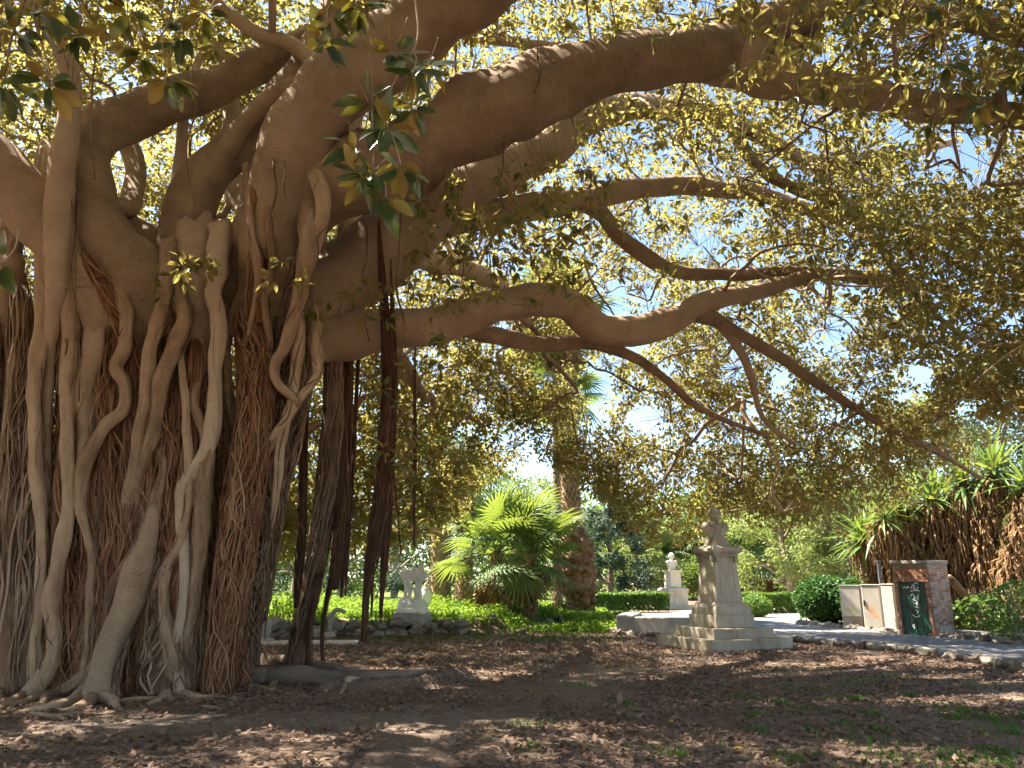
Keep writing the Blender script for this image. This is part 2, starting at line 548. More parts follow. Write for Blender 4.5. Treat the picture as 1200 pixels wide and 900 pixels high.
def ground_mat():
    m, N, L, b = newmat("park_ground")
    g = N.new("ShaderNodeNewGeometry")

    def noi(s, d=6, r=0.6):
        n = N.new("ShaderNodeTexNoise"); n.inputs["Scale"].default_value = s; n.inputs["Detail"].default_value = d; n.inputs["Roughness"].default_value = r
        L.new(g.outputs["Position"], n.inputs["Vector"])
        return n

    big, mid, fine = noi(0.55, 5), noi(4.0, 7, 0.7), noi(38, 5, 0.7)
    s = N.new("ShaderNodeMath"); s.operation = 'MULTIPLY_ADD'; s.inputs[1].default_value = 0.45
    L.new(mid.outputs["Fac"], s.inputs[0])
    s2 = N.new("ShaderNodeMath"); s2.operation = 'MULTIPLY'; s2.inputs[1].default_value = 0.55
    L.new(fine.outputs["Fac"], s2.inputs[0]); L.new(s2.outputs[0], s.inputs[2])
    dirt = ramp(N, [(0.33, (0.075, 0.05, 0.036)), (0.48, (0.16, 0.115, 0.085)), (0.64, (0.27, 0.21, 0.165))])
    L.new(s.outputs[0], dirt.inputs["Fac"])
    bare = ramp(N, [(0.35, (0.155, 0.125, 0.098)), (0.65, (0.25, 0.21, 0.17))])
    L.new(s.outputs[0], bare.inputs["Fac"])

    def mix(a, bb, fac):
        x = N.new("ShaderNodeMix"); x.data_type = 'RGBA'
        L.new(fac, x.inputs["Factor"]); L.new(a, x.inputs[6]); L.new(bb, x.inputs[7])
        return x.outputs[2]

    def attr(n):
        a = N.new("ShaderNodeAttribute"); a.attribute_name = n
        return a.outputs["Fac"]

    c = mix(dirt.outputs[0], bare.outputs[0], attr("bare"))
    gr = ramp(N, [(0.35, (0.06, 0.085, 0.02)), (0.65, (0.16, 0.20, 0.05))])
    L.new(s.outputs[0], gr.inputs["Fac"])
    c = mix(c, gr.outputs[0], attr("grass"))
    sa = ramp(N, [(0.35, (0.38, 0.31, 0.22)), (0.65, (0.52, 0.44, 0.33))])
    L.new(s.outputs[0], sa.inputs["Fac"])
    c = mix(c, sa.outputs[0], attr("sand"))
    L.new(c, b.inputs["Base Color"])
    b.inputs["Roughness"].default_value = 0.95
    b.inputs["Specular IOR Level"].default_value = 0.15
    bp = N.new("ShaderNodeBump"); bp.inputs["Strength"].default_value = 0.8; bp.inputs["Distance"].default_value = 0.03
    L.new(s.outputs[0], bp.inputs["Height"]); L.new(bp.outputs[0], b.inputs["Normal"])
    return m


M['ground'] = ground_mat()
M['asphalt'] = stone_mat("path_asphalt", (0.12, 0.12, 0.125), (0.165, 0.165, 0.17), (0.21, 0.208, 0.205), scale=1.5, bump=0.4, streak=False, fine=60)

# ------------------------------------------------------------------ GROUND
PATH_NEAR = [G(1330, 808), G(1200, 786), G(1100, 770), G(1010, 760), G(925, 752), G(890, 747)]
PATH_FAR = [G(1330, 772), G(1200, 758), G(1120, 750), G(1050, 744), G(985, 738), G(935, 733)]


def make_ground():
    xs = np.concatenate([[-900, -300, -120, -60, -40, -28, -20], np.arange(-15, 15.01, 0.15), [20, 28, 40, 60, 120, 300, 900]])
    ys = np.concatenate([[-900, -300, -80, -30, -12, -4, 0, 3], np.arange(5, 17, 0.12), np.arange(17, 32, 0.16), np.arange(32, 60, 1.0), [70, 100, 160, 300, 900]])
    X, Y = np.meshgrid(xs, ys)
    nx, ny = len(xs), len(ys)
    V = np.zeros((nx * ny, 3))
    V[:, 0], V[:, 1] = X.ravel(), Y.ravel()
    gz, bare, grass, sand = (np.zeros(nx * ny) for _ in range(4))
    for i in range(nx * ny):
        x, y = V[i, 0], V[i, 1]
        h = H(x, y)
        near = 1.0 if (-16 < x < 16 and 4 < y < 32) else 0.0
        n_big = vn2(x, y, 0.35, 3)
        if near:
            h += 0.03 * n_big + 0.016 * vn2(x, y, 1.7, 5) + 0.008 * vn2(x, y, 5, 9)
        gz[i] = h
        k = vn2(x, y, 0.5, 21)
        # trodden bare strip in front of the tree
        bs = math.exp(-((y - 9.6 - 0.10 * (x + 3)) / 0.75) ** 2) * sstep((1.0 - x) / 3) * sstep((x + 6.5) / 2)
        bare[i] = min(1, max(0, bs * 1.2 + 0.5 * k - 0.25))
        gl = sstep((y - 25.0 - 0.8 * n_big) / 1.5) * (1 - sstep((x - 3.0 - 0.12 * (y - 25)) / 2.0))
        grass[i] = min(1, gl)
        sand[i] = sstep((y - 29) / 3) * sstep((x - 6.5 - 0.12 * (y - 25)) / 1.5) * (1 - sstep((y - 44) / 4))
        if x > 9 and y > 26:
            sand[i] *= 1 - sstep((x - 14.5) / 2)
    V[:, 2] = gz
    # ground dips a little under the paved path
    i, j = np.meshgrid(np.arange(ny - 1), np.arange(nx - 1), indexing='ij')
    a = (i * nx + j).ravel()
    F = np.stack([a, a + 1, a + nx + 1, a + nx], 1)
    me = fast_mesh("ground", V, F, {"bare": bare, "grass": grass, "sand": sand}, True)
    o = link("ground", me, M['ground'])
    o["kind"] = "structure"
    return o


make_ground()


def make_path():
    n = np.array([[p.x, p.y] for p in PATH_NEAR])
    f = np.array([[p.x, p.y] for p in PATH_FAR])
    # goes on behind the monument to the left and far
    n = np.vstack([n, [[6.1, 26.5], [5.2, 31.0], [4.5, 36.0]]])
    f = np.vstack([f, [[9.7, 31.0], [9.3, 35.0], [8.9, 40.0]]])
    A, B = cr(n, 6), cr(f, 6)
    K = 8
    V, F = [], []
    for a, b in zip(A, B):
        for k in range(K + 1):
            t = k / K
            p = a * (1 - t) + b * t
            V.append((p[0], p[1], 0.055 + 0.012 * vn2(p[0], p[1], 0.8, 2)))
    for i in range(len(A) - 1):
        for k in range(K):
            a = i * (K + 1) + k
            F.append((a, a + K + 1, a + K + 2, a + 1))
    me = fast_mesh("path", np.array(V), np.array(F), None, True)
    o = link("path", me, M['asphalt'])
    o["kind"] = "structure"


make_path()

# ------------------------------------------------------------------ THE GIANT FIG
TREE_BASE = Vector((-5.6, 13.2, 0))
fig = thing("fig_tree", "giant old fig tree with a trunk of fused aerial roots and spreading limbs", "tree", TREE_BASE)
FIGINV = -TREE_BASE


def figpart(name, me, mat, **props):
    return link(name, me, mat, fig, FIGINV, None, None, **props)


def wpath(pts):
    """[(px,py,d,w)] -> world points and radii"""
    P = np.array([tuple(W(p[0], p[1], p[2])) for p in pts])
    r = np.array([PXW(p[3], p[0], p[1], p[2]) / 2 for p in pts])
    return P, r


limb_defs = [
    [(300, 400, 12.7, 64), (312, 330, 12.4, 70), (322, 270, 12.2, 75), (335, 205, 12.0, 80), (365, 140, 11.8, 82), (420, 85, 11.4, 84), (490, 30, 10.8, 80), (570, -15, 10.2, 70), (680, -60, 9.5, 58), (800, -110, 9, 40)],
    [(270, 350, 13.0, 70), (320, 268, 12.7, 84), (380, 225, 12.4, 92), (450, 194, 12.2, 92), (530, 157, 11.9, 90), (610, 112, 11.6, 92), (690, 84, 11.4, 72), (780, 66, 11.2, 64), (850, 54, 11.2, 58), (900, 30, 11.3, 50), (960, 0, 11.4, 42), (1040, -50, 11.5, 36), (1150, -110, 11.5, 22)],
    [(770, 66, 11.4, 30), (830, 72, 11.45, 58), (880, 76, 11.5, 70), (930, 92, 11.5, 46), (1000, 108, 11.6, 36), (1080, 122, 11.5, 33), (1200, 137, 11.3, 28), (1330, 150, 11, 16)],
    [(895, 80, 11.6, 50), (925, 45, 11.8, 44), (960, 5, 12.0, 34), (1000, -40, 12.2, 28), (1060, -90, 12.4, 18)],
    [(330, 380, 13.6, 100), (400, 330, 13.7, 90), (470, 270, 13.9, 80), (540, 218, 14.2, 60), (600, 195, 14.6, 50), (660, 165, 15, 42), (712, 126, 15.4, 34), (790, 128, 15.8, 27), (850, 140, 16, 22), (910, 172, 16.4, 20), (970, 195, 16.8, 17), (1040, 186, 17.2, 13), (1120, 165, 17.5, 8)],
    [(350, 370, 13.9, 80), (430, 320, 14.0, 66), (500, 270, 14.3, 50), (560, 250, 14.8, 36), (640, 240, 15.4, 30), (700, 228, 16, 26), (800, 218, 16.8, 22), (880, 226, 17.4, 18), (960, 250, 18, 14), (1060, 270, 18.6, 10), (1150, 300, 19, 6)],
    [(660, 235, 15.7, 20), (700, 248, 16, 19), (735, 285, 16.4, 18), (790, 318, 16.9, 17), (860, 322, 17.5, 14), (940, 318, 18, 12), (1040, 335, 18.6, 9), (1120, 340, 19, 6)],
    [(300, 420, 13.2, 70), (370, 400, 13.4, 56), (440, 390, 13.7, 48), (510, 380, 14.2, 44), (570, 362, 14.8, 41), (620, 350, 15.2, 40), (665, 360, 15.6, 38), (708, 386, 16, 38), (760, 388, 16.4, 33), (820, 358, 16.9, 26), (890, 340, 17.4, 18), (960, 322, 17.8, 14), (1050, 328, 18.4, 11), (1140, 350, 19, 6)],
    [(770, 384, 16.6, 24), (815, 368, 16.9, 20), (855, 385, 17.1, 16), (900, 410, 17.5, 14), (960, 450, 18, 12), (1020, 490, 18.5, 9), (1090, 525, 18.9, 7), (1150, 560, 19.2, 4)],
    [(845, 380, 17.1, 13), (868, 410, 17.3, 11), (880, 440, 17.5, 9), (895, 490, 17.8, 6), (930, 520, 18, 4)],
    [(520, 378, 14.6, 26), (590, 395, 15.6, 20), (640, 404, 16.2, 18), (700, 404, 16.8, 15), (760, 428, 17.4, 11), (820, 478, 18, 8), (900, 512, 18.6, 5)],
    [(200, 400, 12.4, 90), (165, 335, 12.0, 82), (125, 290, 11.9, 74), (100, 235, 11.9, 66), (97, 185, 12, 62), (120, 152, 12.2, 56), (180, 125, 12.6, 50), (250, 100, 13, 44), (340, 60, 13.4, 36), (430, 10, 13.8, 28), (520, -40, 14, 16)],
    [(130, 390, 12.0, 60), (90, 320, 11.7, 62), (55, 265, 11.5, 64), (15, 215, 11.3, 66), (-45, 160, 11, 66), (-130, 90, 10.5, 60), (-250, 0, 10, 36)],
    [(46, 815, 11.8, 18), (50, 700, 11.85, 12), (54, 560, 11.85, 11), (58, 430, 11.75, 12), (62, 380, 11.5, 18), (66, 330, 11.3, 24), (66, 270, 11.2, 30), (72, 215, 11.15, 30), (80, 150, 11.15, 25), (85, 95, 11.15, 21), (70, 45, 11.2, 22), (40, 10, 11.2, 18), (-10, -40, 11, 12)],
    [(230, 380, 12.6, 80), (218, 300, 12.6, 66), (232, 220, 12.7, 52), (285, 158, 12.8, 46), (330, 112, 12.9, 40), (365, 60, 13, 34), (392, 0, 13, 28), (430, -80, 13, 18)],
    [(238, 225, 12.55, 26), (262, 185, 12.5, 25), (290, 142, 12.4, 22), (325, 112, 12.3, 22), (352, 100, 12.1, 20)],
    [(250, 200, 13.1, 22), (270, 150, 13.8, 19), (266, 80, 14.2, 17), (235, 20, 14.4, 16), (222, -40, 14.6, 10)],
    [(200, 290, 13.2, 16), (212, 170, 13.3, 13), (218, 110, 13.4, 11), (240, 50, 13.6, 7)],
    [(372, 80, 12.6, 22), (345, 55, 12.5, 18), (300, 38, 12.4, 16), (265, 12, 12.3, 14), (220, -30, 12.2, 9)],
    [(930, 20, 11.3, 26), (1000, 8, 11.2, 26), (1060, 12, 11, 26), (1130, 25, 10.6, 26), (1200, 42, 10.2, 23), (1300, 60, 9.8, 14)],
    [(440, 50, 11.8, 24), (490, 30, 12.4, 18), (545, 36, 13, 16), (620, 52, 13.6, 12), (720, 60, 14, 7)],
    [(850, 140, 16.1, 16), (885, 190, 16.5, 14), (940, 225, 17, 13), (1010, 245, 17.5, 11), (1090, 290, 18, 8), (1160, 330, 18.5, 5)],
    [(950, 195, 16.8, 10), (1010, 260, 17, 9), (1060, 330, 17.3, 8), (1110, 380, 17.6, 6), (1160, 410, 17.8, 4)],
    [(60, 250, 11.6, 40), (95, 235, 12.3, 34), (150, 240, 13.6, 26), (150, 170, 14.8, 22), (90, 110, 15.6, 18), (40, 60, 16.4, 10)],
    [(180, 300, 13.3, 60), (120, 260, 14.2, 48), (40, 230, 15.2, 40), (-60, 200, 16.2, 30), (-180, 160, 17, 14)],
    [(330, 300, 13.6, 60), (350, 230, 14.4, 46), (400, 160, 15.4, 36), (430, 90, 16.4, 26), (470, 40, 17.4, 14)],
    [(300, 330, 13.8, 50), (300, 260, 14.8, 40), (270, 200, 16, 30), (250, 130, 17.2, 20), (200, 60, 18.2, 10)],
    [(420, 320, 14.2, 40), (470, 300, 15.6, 30), (520, 310, 17.4, 24), (580, 330, 19.4, 18), (620, 380, 21.4, 10)],
    [(360, 400, 13.9, 40), (400, 400, 15.4, 28), (440, 400, 17.4, 20), (470, 420, 19.6, 14), (500, 470, 21.6, 8)],
]
skel_pts, skel_rad = [], []
for li, d in enumerate(limb_defs):
    P, r = wpath(d)
    n = 5
    PR = cr(np.hstack([P, r[:, None]]), n)
    big = r.max() > 0.25
    tb = TB()
    Pn = PR[:, :3].copy()
    rn = np.maximum(PR[:, 3], 0.012)
    for i in range(len(Pn)):
        wv = mnoise.noise_vector((Pn[i, 0] * 0.9 + li, Pn[i, 1] * 0.9, Pn[i, 2] * 0.9))
        Pn[i] += np.array(wv) * min(0.10, 0.35 * rn[i])
    tb.tube(Pn, rn, k=24 if big else 14, lump=0.20 if big else 0.2, lumps=1.5, seed=li * 1.37)
    figpart("limb", tb.mesh("limb"), M['bark'])
    st = len(Pn) // 3
    skel_pts.append(Pn[st:])
    skel_rad.append(rn[st:])
# knots and cut stubs on the limbs
for (px, py, d, wv) in [(66, 218, 11.12, 20)]:
    c = np.array(W(px, py, d))
    rr = PXW(wv, px, py, d) / 2
    tb = TB()
    tb.tube([c + [0, 0.25, 0.05], c + [0, 0.05, 0], c + [0, -0.05, -0.02], c + [0, -0.02, -0.02]], [rr * 1.3, rr * 1.15, rr * 0.95, rr * 0.5], k=12, lump=0.2, lumps=3, seed=px)
    figpart("branch_knot", tb.mesh("branch_knot"), M['bark'])

# trunk core: inner mass behind the roots, crevice shade put into its dark colour
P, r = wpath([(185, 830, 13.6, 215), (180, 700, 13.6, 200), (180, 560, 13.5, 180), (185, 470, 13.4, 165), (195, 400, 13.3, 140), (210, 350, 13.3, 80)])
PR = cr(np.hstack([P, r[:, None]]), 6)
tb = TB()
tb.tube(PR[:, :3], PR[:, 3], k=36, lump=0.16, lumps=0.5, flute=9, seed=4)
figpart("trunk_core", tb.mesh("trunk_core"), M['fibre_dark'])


def dfront(x):
    """distance of the trunk's front face at pixel column x"""
    return 11.75 + ((x - 140) / 170.0) ** 2 * 0.9


# --- single smooth roots: (list of (px,py,w), depth at top, depth at bottom or None for the ground)
def smooth_root(pts, d0, d1, mat, lump=0.26, k=16, rnd=None, name="root", taper=True):
    ys = np.array([p[1] for p in pts], float)
    t = (ys - ys[0]) / max(1e-6, ys[-1] - ys[0])
    dd = d0 + (d1 - d0) * t
    pts = [list(p) for p in pts]
    if taper:
        ex = random.uniform(-6, 8)
        pts = [[pts[0][0] + ex * 2, pts[0][1] - 75, pts[0][2] * (1.5 if pts[0][2] < 25 else 0.7)], [pts[0][0] + ex, pts[0][1] - 32, pts[0][2] * (1.25 if pts[0][2] < 25 else 0.95)]] + pts
        dd = np.concatenate([[dd[0] + 0.75, dd[0] + 0.22], dd])
        if pts[-1][1] < 775:
            pts[-1][2] *= 0.8
            pts.append([pts[-1][0] + random.uniform(-8, 4), pts[-1][1] + 22, pts[-1][2] * 0.5])
            dd = np.concatenate([dd, [dd[-1] + 0.45]])
    P, r = wpath([(p[0], p[1], dd[i], p[2]) for i, p in enumerate(pts)])
    PR = cr(np.hstack([P, r[:, None]]), 9)
    tb = TB()
    sd_ = random.random() * 50
    Pn = PR[:, :3]
    for i in range(len(Pn)):
        Pn[i] += np.array(mnoise.noise_vector((sd_, Pn[i, 2] * 1.3, sd_))) * 0.05
    tb.tube(Pn, np.maximum(PR[:, 3], 0.006), k=k, lump=lump, lumps=2.4, rnd=rnd, seed=sd_, flute=random.choice((3, 4, 5)))
    T_, N_, B2_ = frames(Pn)
    m = len(Pn)
    for q in range(9):          # thin rootlets that cling to the root
        i0 = random.randint(0, max(0, m - 12))
        idx = np.arange(i0, min(m, i0 + random.randint(10, 34)))
        if len(idx) < 5:
            continue
        ph = random.random() * 90
        wd_ = np.array([mnoise.noise((ph, i * 0.12, 1.0)) for i in idx])
        ang = random.random() * 6.28 + wd_ * 2.6 + random.uniform(-0.03, 0.03) * np.arange(len(idx))
        off = PR[idx, 3] * (1.0 + 0.16 * wd_) + 0.003
        pos = Pn[idx] + off[:, None] * (np.cos(ang)[:, None] * N_[idx] + np.sin(ang)[:, None] * B2_[idx])
        tb.tube(pos, random.uniform(0.004, 0.011) * (1 - 0.6 * np.abs(np.linspace(-1, 1, len(idx))) ** 3), k=3, rnd=random.uniform(-0.5, 0.3), seed=ph, cap=False)
    return figpart(name, tb.mesh(name), mat)


def gd(px, py):
    return G(px, py).y


S = M['rootbark']
B_ = M['bark']
smooth_root([(12, 340, 22), (10, 385, 18), (11, 430, 13), (9, 490, 12), (12, 560, 14), (10, 640, 16), (8, 812, 22)], 12.2, 11.9, S)
smooth_root([(50, 250, 20), (50, 310, 18), (50, 367, 18), (42, 427, 17), (40, 483, 15), (44, 560, 14), (50, 640, 12), (44, 720, 14), (38, 810, 20)], 11.5, 11.7, S)
smooth_root([(78, 270, 14), (80, 333, 17), (82, 400, 17), (77, 467, 17), (80, 517, 15), (78, 600, 16), (68, 667, 16), (59, 712, 17), (63, 743, 16), (58, 785, 20), (40, 815, 26)], 11.5, 11.6, S)
smooth_root([(86, 290, 22), (107, 350, 24), (112, 400, 22), (101, 460, 26), (103, 510, 22), (98, 560, 26), (108, 610, 28), (110, 667, 29), (102, 710, 27), (94, 750, 26), (84, 812, 30)], 11.55, 12.1, B_)
smooth_root([(150, 375, 16), (146, 405, 16), (137, 430, 15), (147, 452, 14), (143, 480, 15), (116, 507, 17), (100, 550, 15), (95, 595, 12), (108, 650, 11), (106, 700, 11), (102, 760, 12), (96, 815, 16)], 11.45, 11.7, S)
smooth_root([(186, 362, 15), (180, 385, 17), (173, 417, 15), (168, 473, 15), (163, 517, 14), (151, 567, 14), (146, 610, 13), (134, 660, 14), (122, 710, 13), (116, 760, 12)], 11.35, 11.85, S)
smooth_root([(214, 380, 18), (203, 410, 20), (187, 457, 20), (177, 500, 18), (167, 545, 17), (160, 600, 15), (168, 660, 12), (172, 730, 12), (166, 815, 18)], 11.5, 11.9, S)
smooth_root([(225, 318, 50), (232, 340, 50), (227, 385, 42), (217, 433, 38), (212, 487, 34), (206, 545, 28), (200, 600, 22), (206, 660, 18), (206, 730, 15), (202, 815, 20)], 12.2, 12.0, B_)
smooth_root([(250, 345, 20), (257, 375, 17), (253, 450, 15), (250, 500, 18), (240, 533, 20), (219, 567, 19), (213, 597, 15), (216, 640, 13), (212, 700, 12), (206, 760, 12), (210, 815, 16)], 11.55, 11.7, B_)
smooth_root([(228, 470, 10), (234, 490, 12), (243, 527, 15), (239, 567, 18), (237, 610, 20), (232, 660, 18), (222, 720, 16), (218, 770, 14), (220, 806, 18)], 11.55, 11.85, S)
smooth_root([(213, 440, 8), (219, 500, 9), (223, 540, 10), (220, 590, 11), (208, 640, 12), (186, 680, 12), (178, 730, 10), (180, 815, 14)], 11.5, 11.7, S)
smooth_root([(172, 612, 12), (168, 630, 16), (143, 667, 16), (131, 697, 15), (127, 735, 13), (118, 775, 11)], 11.6, 11.5, S)
smooth_root([(152, 480, 13), (162, 560, 12), (140, 610, 14), (128, 650, 14), (120, 690, 12), (112, 730, 12), (108, 780, 14)], 11.8, 11.7, S, rnd=0.1)
bd = gd(112, 820)
smooth_root([(192, 545, 10), (184, 590, 16), (174, 625, 24), (163, 660, 31), (151, 700, 32), (135, 742, 29), (121, 784, 27), (112, 812, 34), (108, 824, 40)], 11.75, bd, B_, lump=0.08, rnd=0.35)
smooth_root([(146, 705, 18), (133, 735, 19), (112, 776, 18), (88, 803, 16), (64, 815, 14)], 11.75, gd(80, 815), B_, rnd=0.2)
smooth_root([(190, 690, 10), (192, 730, 14), (201, 780, 20), (199, 803, 22), (196, 816, 30)], 11.5, gd(197, 815), S)
smooth_root([(150, 740, 9), (143, 765, 10), (133, 795, 11), (130, 818, 14)], 11.7, gd(130, 818), S)
smooth_root([(266, 400, 10), (268, 450, 9), (271, 500, 8), (274, 560, 8)], 12.3, 12.2, S)
smooth_root([(288, 380, 10), (320, 420, 8), (314, 440, 7), (318, 470, 8), (300, 520, 7)], 12.0, 12.1, S)
smooth_root([(360, 300, 20), (352, 345, 16), (335, 400, 13), (322, 430, 12), (328, 450, 10), (350, 470, 9)], 11.5, 11.9, S)
smooth_root([(378, 240, 16), (368, 290, 18), (352, 340, 16), (348, 400, 15), (345, 460, 12), (330, 520, 12), (320, 600, 10)], 11.6, 12.3, S)
smooth_root([(372, 438, 11), (352, 470, 9), (330, 500, 10), (312, 525, 12), (300, 560, 10)], 11.9, 12.2, S)
smooth_root([(296, 270, 10), (300, 310, 11), (298, 350, 11), (292, 400, 10)], 11.6, 11.9, S)
smooth_root([(312, 262, 9), (318, 310, 10), (310, 350, 9), (318, 400, 9)], 11.6, 11.9, S)
smooth_root([(402, 330, 14), (398, 380, 12), (396, 430, 11), (392, 480, 10)], 13.4, 13.7, S)
smooth_root([(384, 330, 10), (388, 370, 9), (384, 420, 9)], 13.2, 13.5, S)
for q in range(12):     # more roots filling the face of the trunk
    x0 = random.uniform(-6, 262)
    y0 = random.uniform(330, 430)
    y1 = random.choice([random.uniform(560, 720), 812])
    n = 8
    pts = []
    x = x0
    ww = random.uniform(5, 10)
    for i in range(n):
        t = i / (n - 1)
        pts.append((x, y0 + (y1 - y0) * t, ww * (0.8 + 0.5 * random.random()) * (0.5 if (i in (0, n - 1) and y1 < 800) else 1)))
        x += random.uniform(-9, 7)
    smooth_root(pts, dfront(x0) + random.uniform(-0.05, 0.25), dfront(x) + random.uniform(0.0, 0.3), S, k=10)


# --- fibrous bundles
def fibre_column(pts, d0, d1, nst, mat, core_mat=None, twist=0.8, sr=(0.008, 0.022), name="aerial_root", core=0.75, k=3, embed=True):
    ys = np.array([p[1] for p in pts], float)
    t = (ys - ys[0]) / (ys[-1] - ys[0])
    dd = d0 + (d1 - d0) * t
    if embed:
        pts = [(pts[0][0], pts[0][1] - 40, pts[0][2] * 0.4)] + list(pts)
        dd = np.concatenate([[dd[0] + 0.9], dd])
    P, r = wpath([(p[0], p[1], dd[i], p[2]) for i, p in enumerate(pts)])
    PR = cr(np.hstack([P, r[:, None]]), 7)
    P, r = PR[:, :3], np.maximum(PR[:, 3], 0.008)
    T, N, B = frames(P)
    m = len(P)
    tb = TB()
    seed = random.random() * 90
    tb.tube(P, r * core, k=14, lump=0.22, lumps=1.2, rnd=0.0, seed=seed)
    tw = random.choice((-1, 1)) * twist
    for s in range(int(nst * 0.85)):
        i0 = 0 if random.random() < 0.45 else random.randint(0, int(m * 0.6))
        ln = random.randint(max(4, m // 4), m)
        i1 = min(m, i0 + ln)
        if i1 - i0 < 4:
            continue
        idx = np.arange(i0, i1)
        a0 = random.random() * 2 * math.pi
        ph = random.random() * 100
        wand = np.array([mnoise.noise((ph, i * 0.16, s * 0.37)) for i in idx])
        wand2 = np.array([mnoise.noise((ph + 9, i * 0.3, s * 0.77)) for i in idx])
        ang = a0 + tw * (idx / m) * 2 + wand * 1.5
        off = r[idx] * (0.86 + 0.16 * random.random() + 0.14 * wand2)
        pos = P[idx] + off[:, None] * (np.cos(ang)[:, None] * N[idx] + np.sin(ang)[:, None] * B[idx])
        q = np.linspace(0, 1, len(idx))
        sr0 = random.uniform(*sr) * min(1.0, 0.35 + r.mean() * 5)
        rad = sr0 * (1 - 0.5 * np.abs(2 * q - 1) ** 3) * (1 + 0.25 * wand)
        tb.tube(pos, np.maximum(rad, 0.003), k=k, rnd=random.random(), seed=seed + s, cap=False)
    return figpart(name, tb.mesh(name), mat)


FB, FG, FD = M['fibre'], M['fibre_grey'], M['fibre_dark']
fibre_column([(24, 360, 24), (25, 450, 28), (20, 520, 30), (17, 600, 34), (15, 700, 38), (14, 815, 46)], 11.9, 11.75, 90, FG, sr=(0.010, 0.03))
fibre_column([(-14, 380, 26), (-12, 480, 26), (-10, 600, 32), (-12, 812, 44)], 12.0, 11.8, 50, FG, sr=(0.010, 0.03))
fibre_column([(46, 470, 20), (43, 540, 30), (42, 620, 36), (40, 700, 40), (36, 812, 46)], 11.9, 11.8, 90, FG, sr=(0.010, 0.03))
fibre_column([(75, 540, 16), (76, 620, 26), (70, 700, 30), (66, 812, 40)], 11.8, 11.8, 60, FB, sr=(0.010, 0.028))
fibre_column([(165, 560, 20), (182, 640, 36), (190, 700, 44), (192, 760, 50), (190, 813, 56)], 12.0, 11.75, 130, FG, sr=(0.010, 0.03))
fibre_column([(200, 470, 20), (196, 560, 30), (200, 640, 44), (214, 720, 46), (218, 812, 50)], 12.05, 11.95, 120, FG, sr=(0.010, 0.028))
fibre_column([(130, 380, 24), (128, 450, 26), (130, 520, 28), (140, 600, 28), (146, 680, 26), (150, 812, 40)], 12.0, 12.1, 110, FB, sr=(0.010, 0.026))
fibre_column([(100, 300, 18), (128, 345, 22), (146, 385, 22), (158, 430, 18), (156, 520, 18)], 11.6, 11.8, 46, FB, sr=(0.010, 0.024))
fibre_column([(228, 420, 16), (224, 520, 20), (214, 620, 26), (205, 700, 26), (204, 780, 24)], 11.75, 11.75, 60, FB)
fibre_column([(293, 375, 34), (300, 440, 42), (296, 520, 44), (284, 590, 46), (275, 660, 46), (264, 740, 38), (256, 815, 36)], 12.15, gd(255, 813), 230, FB, twist=0.5, sr=(0.008, 0.02))
fibre_column([(296, 215, 4), (301, 255, 14), (304, 310, 28), (302, 380, 32)], 11.75, 11.95, 46, FB)
fibre_column([(352, 300, 28), (348, 360, 38), (344, 430, 48), (332, 500, 48), (315, 580, 42), (304, 660, 40), (294, 730, 36), (285, 785, 38)], 12.2, gd(288, 786) - 0.4, 300, FG, twist=1.1, sr=(0.008, 0.021))
fibre_column([(272, 640, 20), (268, 700, 30), (272, 760, 40), (280, 805, 40)], 12.6, 12.5, 70, FB)
fibre_column([(388, 400, 20), (391, 470, 23), (386, 540, 25), (377, 620, 26), (364, 690, 23), (352, 740, 21), (341, 787, 25)], 13.6, gd(340, 786), 130, FG, twist=0.9, sr=(0.007, 0.018))
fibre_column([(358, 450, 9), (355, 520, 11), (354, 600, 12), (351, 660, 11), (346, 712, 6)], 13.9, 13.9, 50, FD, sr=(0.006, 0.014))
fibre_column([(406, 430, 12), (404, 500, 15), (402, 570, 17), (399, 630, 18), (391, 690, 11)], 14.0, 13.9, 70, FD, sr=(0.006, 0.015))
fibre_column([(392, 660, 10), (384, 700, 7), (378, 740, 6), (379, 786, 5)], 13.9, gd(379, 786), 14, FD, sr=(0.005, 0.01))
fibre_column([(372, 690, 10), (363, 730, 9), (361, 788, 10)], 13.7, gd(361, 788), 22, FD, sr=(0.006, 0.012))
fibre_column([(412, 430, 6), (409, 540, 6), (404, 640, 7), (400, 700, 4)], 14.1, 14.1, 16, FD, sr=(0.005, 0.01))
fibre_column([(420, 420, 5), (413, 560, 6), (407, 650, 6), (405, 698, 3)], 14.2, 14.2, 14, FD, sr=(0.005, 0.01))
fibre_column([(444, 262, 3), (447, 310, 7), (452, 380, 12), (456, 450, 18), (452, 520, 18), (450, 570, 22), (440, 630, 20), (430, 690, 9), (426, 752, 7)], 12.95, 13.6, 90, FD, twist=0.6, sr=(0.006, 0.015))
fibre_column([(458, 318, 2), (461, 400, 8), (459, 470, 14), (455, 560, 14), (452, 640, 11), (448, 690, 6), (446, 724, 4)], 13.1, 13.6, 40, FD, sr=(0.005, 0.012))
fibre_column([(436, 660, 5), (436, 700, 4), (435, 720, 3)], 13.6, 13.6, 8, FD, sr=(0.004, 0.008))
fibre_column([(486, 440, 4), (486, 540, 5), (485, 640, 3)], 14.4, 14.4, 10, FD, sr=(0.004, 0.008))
fibre_column([(470, 650, 2), (462, 560, 3), (455, 500, 3)][::-1], 14.2, 14.4, 4, FD, sr=(0.004, 0.007))
